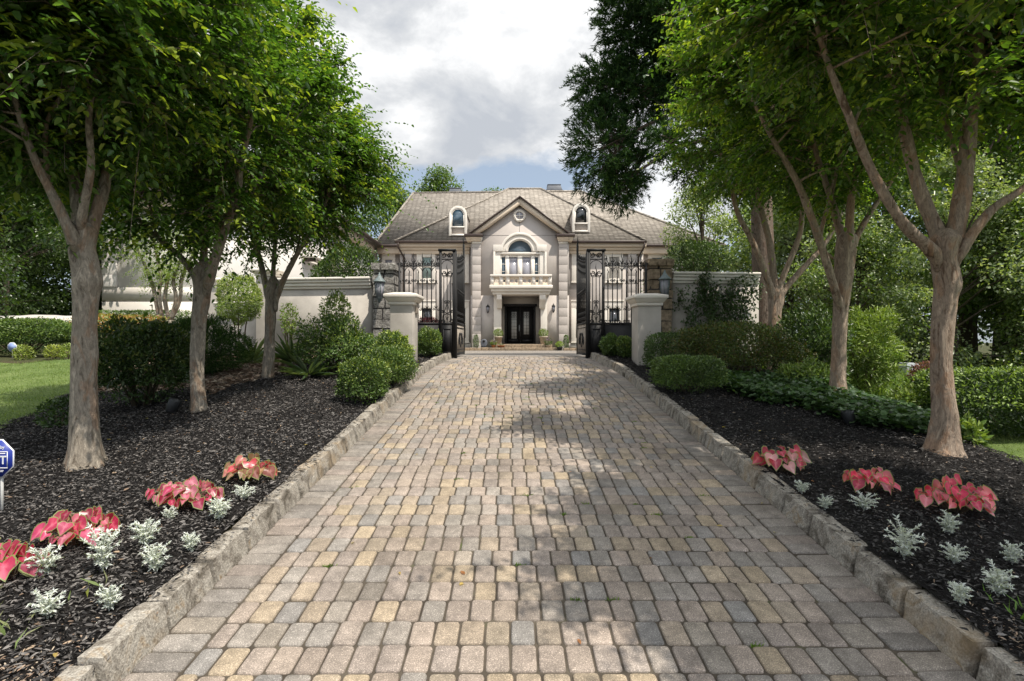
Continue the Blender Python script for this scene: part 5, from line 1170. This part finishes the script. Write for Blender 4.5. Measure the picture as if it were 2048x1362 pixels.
def yucca(label, px, y, n, L, grp):
    x = PX(px, y); g = float(Gs(x, y)); root = thing('yucca', label, 'plant', (x, y, g), grp)
    a = rng.random(n)*2*PI; el = rng.uniform(.15, 1.3, n); Dr = np.stack([np.cos(a)*np.cos(el), np.sin(a)*np.cos(el), np.sin(el)], 1)
    Pt = np.array([x, y, g+.05])+Dr*.04; Ls = L*rng.uniform(.7, 1.1, n)
    leaves('foliage', M['shrub_leaf'], Pt, Dr, np.tile([0, 0, 1.0], (n, 1))+rng.normal(0, .1, (n, 3)), Ls, np.full(n, .045), pick([(.06, .10, .05), (.09, .13, .07), (.13, .17, .09)], n), root, None, True, .25, .22)
yucca('spiky yucca left of the smallest left crape myrtle trunk', 505, 10.0, 46, .62, 'yuccas on the pine straw')
yucca('spiky yucca just right of the smallest left crape myrtle trunk', 585, 9.7, 46, .60, 'yuccas on the pine straw')
yucca('broad-leaved yucca under the left edge of the big rounded shrub', 617, 8.5, 40, .50, 'yuccas on the pine straw')
# right side
sh('boxwood_shrub', 'clipped boxy boxwood beside the right stucco pillar', 'shrub', 1292, 1400, 667, 9.2, .42, 11000, .03, [(0.035, .065, .02), (.05, .09, .024), (.075, .12, .03)], e=4.5, skirt=.06, asp=.55, bumpy=.04, group='clipped boxwoods along the right kerb')
sh('boxwood_shrub', 'low flat-topped boxwood in front of the right hedge, nearest on the right kerb', 'shrub', 1306, 1446, 712, 7.2, .40, 12000, .031, BOX, e=3.4, skirt=.20, asp=.5, bumpy=.09, tips=((.13, .19, .06), .4), group='clipped boxwoods along the right kerb')
sh('broadleaf_hedge', 'long bronze-tinged clipped hedge behind the low boxwoods on the right', 'hedge', 1335, 1605, 645, 8.6, .55, 19000, .042, [(.045, .075, .018), (.07, .105, .024), (.11, .145, .034), (.13, .105, .036)], e=3.0, skirt=.18, stems=12, bumpy=.15, spread=.15)
sh('boxwood_shrub', 'rounded boxwood pair of mounds by the right gate panel, left mound', 'shrub', 1200, 1240, 668, 11.1, .36, 5000, .036, BOX, e=2.5, asp=.5, bumpy=.14, spread=.15)
sh('boxwood_shrub', 'rounded lighter boxwood mound by the right gate panel, against the right pillar', 'shrub', 1228, 1268, 672, 10.8, .32, 5000, .036, BOX, e=2.5, asp=.5, tips=(YEL, .35), bumpy=.14, spread=.15)
def ivy():
    mask = lambda x, y: (x > 2.95+.55*np.maximum(0, 6.9-y)**1.0*.9+wob(x*2, y*2)) & (x < 4.45+.28*(y-5)+wob(x, y)) & (y > 4.95+wob(y, x)) & (y < 8.1)
    x, yy = scatter(9000, 2.8, 5.2, 4.8, 8.2, mask, .9); k = len(x); h = rng.random(k)
    Pt = np.stack([x, yy, Gs(x, yy)+.05+.16*h], 1); a = rng.random(k)*2*PI; Dr = np.stack([np.cos(a), np.sin(a), rng.normal(0, .25, k)], 1)
    Nm = unit(np.stack([rng.normal(0, .35, k), rng.normal(-.15, .35, k), np.ones(k)], 1)); L = rng.uniform(.045, .085, k)
    tag(leaves('ivy_ground_cover', M['shrub_leaf'], Pt, Dr, Nm, L, L*.95, pick([(.03, .065, .022), (.045, .09, .03), (.075, .13, .05)], k)), kind='stuff')
ivy()
shrub('wild_shrub', 'bright yellow-green arching bush behind the middle right crape myrtle', 'shrub', (PX(1728, 9.6), 9.6, PZ(690, 9.6)), (.62, .6, .92), 9000, .085, LITE, e=2.1, asp=.24, tips=((.20, .27, .06), .5), bumpy=.22, stems=8)
shrub('wild_shrub', 'dark tangled bush between the clipped hedge and the middle right crape myrtle', 'shrub', (PX(1625, 9.0), 9.0, PZ(700, 9.0)), (.62, .5, .75), 6500, .07, DARK+MID, e=2.2, asp=.4, bumpy=.2, stems=8)
shrub('wild_shrub', 'loose sunlit bush low behind the ivy, left of the middle right crape myrtle base', 'shrub', (PX(1610, 7.7), 7.7, PZ(760, 7.7)), (.42, .4, .36), 2600, .06, LITE, e=2.1, asp=.4, bumpy=.25, stems=6)
shrub('wild_shrub', 'weedy yellowish bush left of the nearest right crape myrtle trunk', 'shrub', (PX(1812, 7.9), 7.9, PZ(800, 7.9)), (.26, .25, .28), 900, .07, LITE, e=2.0, asp=.35, bumpy=.25, stems=6, inner=.5)
shrub('wild_shrub', 'low leafy sprouts at the right foot of the nearest right crape myrtle', 'shrub', (PX(1935, 5.0), 5.0, float(Gs(4.4, 5.0))+.12), (.13, .13, .17), 300, .07, LITE, e=2, stems=4, bumpy=.25)
sh('clipped_hedge', 'square dark hedge with sunlit top on the right lawn at the photo edge', 'hedge', 1850, 2200, 738, 7.6, .75, 26000, .055, DARK, e=5, tips=((.20, .28, .07), .75), bumpy=.06, stems=6)  # sunlight on the hedge top is put into the colour of its tips
shrub('red_shrub', 'pinkish-leaved shrub in front of the grey box on the right', 'shrub', (PX(1850, 9.6), 9.6, PZ(748, 9.6)), (.28, .25, .22), 900, .06, [(.22, .09, .09), (.16, .10, .07), (.12, .06, .06)], e=2, stems=4, stemlen=.3, bumpy=.2)
# vines on the right wall and pier
def vine():
    root = thing('climbing_vine', 'sparse dark vine climbing the right garden wall and stone pier', 'vine', (PX(1400, 11.7), 11.75, 1.25))
    mb = MB(); S0 = []
    for i in range(16):
        px = rng.uniform(1335, 1500); pts = []
        z = 1.2; x = PX(px, 11.8); yv = 11.86 if px < 1346 else 12.0
        for j in range(10):
            pts.append((x, yv-.02-rng.random()*.08, z)); x += rng.normal(0, .10); z += rng.uniform(.10, .28)
            if z > 3.3: break
        q, r = smooth_path(pts, [.010]*len(pts), 3); mb.tube(q, .007, 4, False); S0.append(q)
    mb.build('stem', M['stem'], root)
    S0 = np.concatenate(S0); i = rng.integers(0, len(S0), 3800); Pt = S0[i]+rng.normal(0, .08, (3800, 3))*np.array([1, .5, 1]); Pt[:, 1] = np.minimum(Pt[:, 1], 11.98)
    k = len(Pt); L = rng.uniform(.05, .09, k)
    leaves('foliage', M['shrub_leaf'], Pt, unit(rdir(k)+np.array([0, -.5, -.3])), unit(rdir(k)*.6+np.array([0, -.7, .6])), L, L*.6, pick(DARK+MID[:1], k), root)
vine()
shrub('holly_shrub', 'dark leafy shrub overhanging the right garden wall beside the stone pier', 'shrub', (PX(1395, 13.2), 13.2, PZ(515, 13.2)), (.85, .55, .5), 5600, .06, DARK+MID[:2], e=2.2, stems=5, bumpy=.2, stemlen=1.7)

# ---------------------------------------------------------------- caladiums and dusty millers
def caladium(label, px, py, y, pxw, n, pal, size=.15):
    x = PX(px, y); g = float(Gs(x, y))+.02; rx = pxw/2*y/F
    root = thing('caladium', label, 'plant', (x, y, g), 'pink caladiums in the mulch beds')
    V, Fc, C = [], [], []; st = MB()
    heart = [(0, -.02), (.20, -.20), (.42, -.14), (.50, .12), (.42, .40), (.22, .70), (0, 1.0), (-.22, .70), (-.42, .40), (-.50, .12), (-.42, -.14), (-.20, -.20)]
    for i in range(int(n*2.5)):
        a = rng.random()*2*PI; rr = rng.random()**.5; c = np.array([x+math.cos(a)*rr*rx*.9, y+math.sin(a)*rr*min(.17, rx*.7), g+.05+.17*(1-rr*.75)*rng.uniform(.45, 1.2)])
        s = size*rng.uniform(.32, .70); b = rng.normal(0, .6)+a; d = np.array([math.cos(b)*.8, math.sin(b)*.45-.5, -rng.uniform(.35, 1.25)]); d /= np.linalg.norm(d)
        nrm = np.array([rng.normal(0, .3), -.8+rng.normal(0, .25), .75]); sd = np.cross(d, nrm); sd /= np.linalg.norm(sd); nrm = np.cross(sd, d)
        base = np.array(pal[rng.integers(len(pal))])*rng.uniform(.62, 1.2); edge = np.array([.20, .24, .08])*rng.uniform(.7, 1.3)
        k0 = len(V); hj = rng.normal(0, 1, (12, 3))*np.array([.035, .035, .06])
        def pt(u, v): return c+sd*u*s*1.05+d*v*s*.95+nrm*s*(.10*abs(u)*2-.18*v*v)
        V.append(c+d*s*.25+nrm*s*.02); C.append(base*1.1+np.array([.14, .13, .13]))
        for sc_, co in ((.42, base), (.86, base*.85), (.91, edge), (1.0, edge)):
            for (u, v), (ju, jv, jn) in zip(heart, hj): V.append(pt(u*sc_+ju*sc_, .25+(v+jv-.25)*sc_)+nrm*s*jn*sc_); C.append(co*(1+(.35 if abs(u) < .05 else 0)*(sc_ < .9))+(np.array([.06, .08, .08]) if abs(u) < .05 and sc_ < .9 else 0))
        for j in range(12): Fc.append((k0, k0+1+j, k0+1+(j+1) % 12))
        for L in range(3):
            for j in range(12): q = k0+1+L*12; Fc.append((q+j, q+12+j, q+12+(j+1) % 12, q+(j+1) % 12))
        st.tube([(x+(c[0]-x)*.2, y+(c[1]-y)*.2, g-.01), tuple(c*.5+np.array([x+(c[0]-x)*.5, y+(c[1]-y)*.5, g+.1])*.5), tuple(c)], [.004, .004, .003], 5, False)
    ff = [i for f in Fc for i in f]; s_, k = [], 0
    for f in Fc: s_.append(k); k += len(f)
    mesh_np('foliage', np.array(V), ff, s_, M['leaf'], root, None, np.array(C), True)
    st.build('stem', M['stem'], root)
PK = [(.52, .055, .15), (.42, .03, .09), (.58, .17, .25), (.26, .015, .045), (.54, .09, .18)]
RD = [(.66, .06, .14), (.54, .04, .10), (.74, .20, .26)]
def on_ground(px, py):           # distance at which the bed surface appears at this pixel
    y = 3.0
    for _ in range(30): y = float(F*(CAMZ-float(Gs(PX(px, y), y))-.02)/(py-681))
    return y
for lb, px, py, w, n, pal, s in (('pink caladium at the left photo edge, cut by the frame', 18, 1155, 130, 11, PK, .17), ('pink caladium behind the tallest silver plant on the left', 162, 1088, 150, 17, PK, .14),
                           ('widest pink caladium, centre of the left bed', 362, 1015, 160, 24, PK, .14), ('green-edged pale pink caladium nearest the left kerb', 500, 962, 100, 13, [(.42, .15, .13), (.36, .20, .12), (.46, .07, .09)], .15),
                           ('white-veined crimson caladium nearest the right kerb', 1562, 940, 105, 9, [(.52, .05, .10), (.66, .32, .34), (.42, .03, .07)], .18), ('crimson caladium in the middle of the right bed', 1735, 985, 95, 11, RD, .15),
                           ('crimson caladium with one upright leaf, outermost on the right', 1912, 1022, 150, 20, RD, .14)):
    caladium(lb, px, py, on_ground(px, py), w, n, pal, s)
def miller(label, px, py, h, w):
    y = on_ground(px, py); x = PX(px, y); g = float(Gs(x, y))+.02; hh = h*1.0*y/F; ww = w/2*.62*y/F
    root = thing('dusty_miller', label, 'plant', (x, y, g), 'silver dusty millers in the mulch beds')
    n = 21; P_, D_ = [], []; st = MB()
    for i in range(n):
        a = i*2.4; t = (i+.5)/n; out = ww*(.25+.85*math.sin(t*2.6)); z1 = g+hh*(.15+.85*t**.9)*rng.uniform(.8, 1.08)
        b0 = np.array([x, y, g+hh*t*.45]); e = np.array([x+out*math.cos(a), y+out*.8*math.sin(a), z1]); m_ = (b0+e)/2+np.array([0, 0, hh*.08])
        q, r = smooth_path([b0, m_, e], [.0035, .003, .0015], 4); st.tube(q, list(r), 4, False)
        for j in range(2, len(q)):
            for s in (-1, 1):
                for rep in range(2):
                    ax = unit(q[j]-q[j-1]); side = unit(np.cross(ax, [0, 0, 1.])+1e-6)*s
                    P_.append(q[j]); D_.append(unit(side*.9+ax*.6+rng.normal(0, .35, 3)))
    st.build('stem', M['felt_leaf'], root)
    me = root.children[0].data; a_ = me.color_attributes.new('Col', 'FLOAT_COLOR', 'POINT'); a_.data.foreach_set('color', np.tile([.50, .52, .50, 1.], len(me.vertices)))
    Pt = np.array(P_); k = len(Pt); L = np.minimum(hh, .17)*rng.uniform(.09, .17, k)
    leaves('foliage', M['felt_leaf'], Pt, np.array(D_), unit(np.tile([0, -.3, 1.], (k, 1))+rng.normal(0, .4, (k, 3))), L, L*.26, pick([(.56, .59, .58), (.42, .46, .45), (.66, .68, .68)], k), root)
for lb, px, py, h, w in (('silver dusty miller beside the caladium cut by the left photo edge', 88, 1152, 62, 85), ('tallest silver dusty miller of the left bed, in two tiers', 205, 1145, 100, 95), ('silver dusty miller below the widest pink caladium', 290, 1095, 62, 75),
                         ('silver dusty miller right of the tallest silver plant', 310, 1145, 60, 75), ('small pale dusty miller closest to the left kerb', 382, 1105, 42, 45), ('tiny dusty miller under the left end of the widest caladium', 340, 1042, 30, 40),
                         ('silver dusty miller between the two upper left caladiums', 438, 1042, 52, 60), ('silver dusty miller under the green-edged caladium', 488, 1000, 32, 62), ('drooping dusty miller lowest at the left photo corner', 95, 1238, 58, 85), ('upright dusty miller lowest beside the left kerb', 218, 1222, 55, 62),
                         ('small greenish dusty miller under the white-veined caladium', 1604, 988, 28, 42), ('tiny dusty miller with two broad leaves on the right kerb', 1650, 1020, 30, 42), ('flat silver dusty miller below the middle right caladium', 1728, 1022, 40, 80),
                         ('largest silver dusty miller of the right bed, in two tiers', 1808, 1120, 82, 95), ('pointed dusty miller under the outermost right caladium', 1898, 1070, 45, 55), ('round dusty miller in the centre of the right bed', 1908, 1128, 42, 70), ('dusty miller lowest beside the right kerb', 1920, 1212, 52, 52), ('stalky dusty miller near the right photo edge', 1996, 1195, 66, 75), ('dusty miller touching the right photo edge', 2024, 1130, 46, 55)):
    miller(lb, px, py, h, w)

# ---------------------------------------------------------------- small objects
def spot(label, px, py, y, h, tilt):
    x = PX(px, y); g = float(Gs(x, y)); root = thing('garden_spotlight', label, 'lamp', (x, y, g), 'black garden spotlights')
    r = h*.40; c = np.array([x, y, g+h*.60]); d = np.array([tilt, .3, .9]); d /= np.linalg.norm(d)
    MB().tube([c-d*h*.45, c-d*h*.40, c+d*h*.3, c+d*h*.5], [r*.6, r*.8, r, r*1.02], 16).build('housing', M['black_plastic'], root, None, True)
    MB().tube([(x, y, g-.05), (x, y, g+h*.3)], .014, 6).build('stake', M['black_plastic'], root)
spot('black garden spotlight left of the middle left crape myrtle base', 346, 838, 6.05, .17, .25)
spot('dark grey garden spotlight at the edge of the ivy on the right', 1698, 862, 5.55, .16, -.1)
def text_mesh(s, size, loc, m, parent, name):
    cu = bpy.data.curves.new(name, 'FONT'); cu.body = s; cu.size = size; cu.align_x = 'CENTER'; cu.align_y = 'CENTER'; cu.extrude = .0006; cu.offset = size*.02
    t = bpy.data.objects.new('t', cu); COL.objects.link(t); bpy.context.view_layer.update()
    me = bpy.data.meshes.new_from_object(t.evaluated_get(bpy.context.evaluated_depsgraph_get())); bpy.data.objects.remove(t)
    me.transform(__import__('mathutils').Matrix(((1, 0, 0, 0), (0, 0, -1, 0), (0, 1, 0, 0), (0, 0, 0, 1))))
    me.materials.clear(); me.materials.append(m); o = bpy.data.objects.new(name, me); COL.objects.link(o); o.parent = parent
    o.location = Vector(loc)-Vector(LOC[parent.name]); return o
def octa(x, z, r): return [(x+r/math.cos(PI/8)*math.cos(PI/8+k*PI/4), z+r/math.cos(PI/8)*math.sin(PI/8+k*PI/4)) for k in range(8)]
SY = 3.43; sx, sz_ = PX(-11, SY), PZ(917, SY); r0 = .125; gS = float(Gs(sx, SY))
sg = thing('security_sign', 'blue octagonal security sign on a pale stake at the left photo edge', 'sign', (sx, SY, gS))
MB().prism(octa(sx, sz_, r0), SY, SY+.006).build('plate', M['sign_white'], sg)
MB().prism(octa(sx, sz_, r0*.955), SY-.0015, SY-.0002).build('face', M['sign_blue'], sg)
bw = .088; fm = MB()
for a, b, c, d in ((-bw, bw, .042, .047), (-bw, bw, -.064, -.059), (-bw, -bw+.005, -.0588, .0418), (bw-.005, bw, -.0588, .0418)): fm.box(sx+a, sx+b, SY-.003, SY-.0017, sz_+c, sz_+d)
fm.box(sx-bw+.016, sx+bw-.016, SY-.003, SY-.0017, sz_+.030, sz_+.036)
fm.build('border', M['sign_white'], sg)
text_mesh('Secured by', .030, (sx, SY-.003, sz_+.073), M['sign_white'], sg, 'lettering')
text_mesh('ADT', .076, (sx+.004, SY-.003, sz_-.012), M['sign_white'], sg, 'lettering')
text_mesh('1.800.ADT.ASAP', .0175, (sx, SY-.003, sz_-.082), M['sign_white'], sg, 'lettering')
MB().tube([(sx+.034, SY+.016, gS-.05), (sx+.034, SY+.016, sz_-.05)], .0085, 8).build('stake', M['stake'], sg)
s2x, s2y = PX(24, 12.3), 12.3; s2z = PZ(694, 12.3); g2 = float(Gs(s2x, s2y))
s2 = thing('security_sign', 'octagonal sign coloured pale blue-white for sun glare, far off at the hedge beyond the lawn', 'sign', (s2x, s2y, g2))
MB().prism(octa(s2x, s2z, .105), s2y, s2y+.006).build('plate', M['sign_white'], s2)
MB().prism(octa(s2x, s2z, .095), s2y-.0015, s2y-.0002).build('face', m_ := None or M.setdefault('sign_glare', m_plain('sign_glare', (.25, .33, .60), .3, .6, var=.1, bs=0)), s2)  # blue face made pale: sun glare put into its colour
MB().tube([(s2x, s2y+.012, g2-.05), (s2x, s2y+.012, s2z)], .009, 6).build('stake', M['stake'], s2)
bxx, bxy = PX(1828, 11.4), 11.4; bz = PZ(757, bxy)
ub = thing('utility_box', 'pale grey metal box on a tan post beyond the weeds on the right', 'box', (bxx, bxy, float(Gs(bxx, bxy))))
MB().box(bxx-.16, bxx+.02, bxy, bxy+.25, bz, bz+.34).box(bxx+.03, bxx+.14, bxy+.04, bxy+.25, bz+.05, bz+.32).build('housing', M['grey_metal'], ub, None, False, .015)
MB().box(bxx-.15, bxx+.12, bxy+.03, bxy+.24, float(Gs(bxx, bxy))-.05, bz-.002).build('post', M['pale_pot'], ub, None, False, .01)
MB().box(bxx-.10, bxx-.06, bxy-.012, bxy-.001, bz+.17, bz+.21).build('latch', M['black_plastic'], ub)
# stray fallen leaves on mulch and pavers
def stray():
    k = 70; x = rng.uniform(-4.2, 4.2, k); yy = rng.uniform(1.9, 7, k); z = np.where((x > Lx(yy)) & (x < Rx(yy)), D(yy)+.004, Gs(x, yy)+.06)
    a = rng.random(k)*6.3; L = rng.uniform(.02, .045, k)
    tag(leaves('fallen_leaves', M['leaf'], np.stack([x, yy, z], 1), np.stack([np.cos(a), np.sin(a), rng.normal(0, .1, k)], 1), np.tile([0, 0, 1.], (k, 1))+rng.normal(0, .2, (k, 3)), L, L*.5, pick([(.34, .15, .06), (.40, .30, .10), (.30, .25, .16), (.16, .09, .05)], k)), kind='stuff')
stray()

# ---------------------------------------------------------------- light, sky, camera
sun_to = Vector((.40, -.36, 1.0)).normalized()
sd = bpy.data.lights.new('sun', 'SUN'); sd.energy = 4.2; sd.angle = math.radians(.5); sd.color = (1, .92, .80)
so = bpy.data.objects.new('sun', sd); COL.objects.link(so); so.rotation_euler = (-sun_to).to_track_quat('-Z', 'Y').to_euler(); so.location = (10, -10, 30)
W = bpy.data.worlds.new('World'); S.world = W; W.use_nodes = True; nt = W.node_tree; nt.nodes.clear()
wo = nt.nodes.new('ShaderNodeOutputWorld'); bg = nt.nodes.new('ShaderNodeBackground'); nt.links.new(bg.outputs[0], wo.inputs[0])
sky = nt.nodes.new('ShaderNodeTexSky'); sky.sky_type = 'NISHITA'; sky.sun_disc = False; sky.sun_elevation = math.asin(sun_to.z); sky.sun_rotation = math.atan2(sun_to.x, sun_to.y); sky.dust_density = 1.2
tc = nt.nodes.new('ShaderNodeTexCoord'); gv = tc.outputs['Generated']
def mapv(sc, loc=(0, 0, 0)):
    m_ = nt.nodes.new('ShaderNodeMapping'); m_.inputs['Scale'].default_value = sc; m_.inputs['Location'].default_value = loc; nt.links.new(gv, m_.inputs['Vector']); return m_.outputs[0]
sz3 = nt.nodes.new('ShaderNodeSeparateXYZ'); nt.links.new(gv, sz3.inputs[0])
def math_(op, a, b=0.0, clamp=False):
    n = nt.nodes.new('ShaderNodeMath'); n.operation = op; n.use_clamp = clamp
    for i, v in enumerate((a, b)):
        if isinstance(v, (int, float)): n.inputs[i].default_value = v
        else: nt.links.new(v, n.inputs[i])
    return n.outputs[0]
n1 = noise(nt, 2.6, 8, .58, mapv((1, 1, 1.5), (3.1, 0.4, 1.7)), .3)
n2 = noise(nt, 1.7, 5, .5, mapv((1, 1, 1.4), (7.3, 2.1, .6)), .5)
n3 = noise(nt, 5.5, 7, .6, mapv((1, 1, 1.6), (1.3, 5.1, 2.2)), .2)
elev = ramp(nt, sz3.outputs[2], [(0.24, -0.0), (0.30, .10), (0.355, .55), (0.42, 1.0)])
cov = math_('ADD', math_('MULTIPLY', n1, 1.0), math_('MULTIPLY', elev, .42))
cover = ramp(nt, cov, [(0.56, 0.0), (0.66, 1.0)])
shade = math_('ADD', math_('MULTIPLY', n2, .65), math_('MULTIPLY', n3, .55))
cl = ramp(nt, shade, [(0.52, (4.2, 4.45, 4.85)), (0.60, (5.5, 5.65, 5.85)), (0.67, (7.6, 7.65, 7.7))])
skyc = mix(nt, sky.outputs[0], (4.6, 5.3, 6.1), .5)
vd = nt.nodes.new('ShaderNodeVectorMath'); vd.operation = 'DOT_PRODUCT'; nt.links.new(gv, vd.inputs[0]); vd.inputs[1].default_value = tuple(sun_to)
fill_glow = ramp(nt, vd.outputs['Value'], [(0.25, 1.0), (0.60, 1.5), (0.95, 2.1)])     # added fill: clouds brightened towards the sun, mostly out of view
cl = mix(nt, cl, fill_glow, 1.0, 'MULTIPLY')
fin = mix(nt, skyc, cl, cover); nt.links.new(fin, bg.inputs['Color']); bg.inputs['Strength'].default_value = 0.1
cam = bpy.data.cameras.new('camera'); co = bpy.data.objects.new('camera', cam); COL.objects.link(co)
co.location = (0, 0, CAMZ); co.rotation_euler = (PI/2, 0, 0); cam.sensor_width = 36; cam.lens = 36*F/2048; cam.clip_end = 800; cam.clip_start = .05
S.camera = co
S.view_settings.view_transform = 'Standard'; S.view_settings.look = 'None'; S.view_settings.exposure = 0.45; S.view_settings.gamma = 1
S.render.engine = 'CYCLES'; S.cycles.max_bounces = 7; S.cycles.diffuse_bounces = 4; S.cycles.transmission_bounces = 4; S.cycles.use_denoising = True
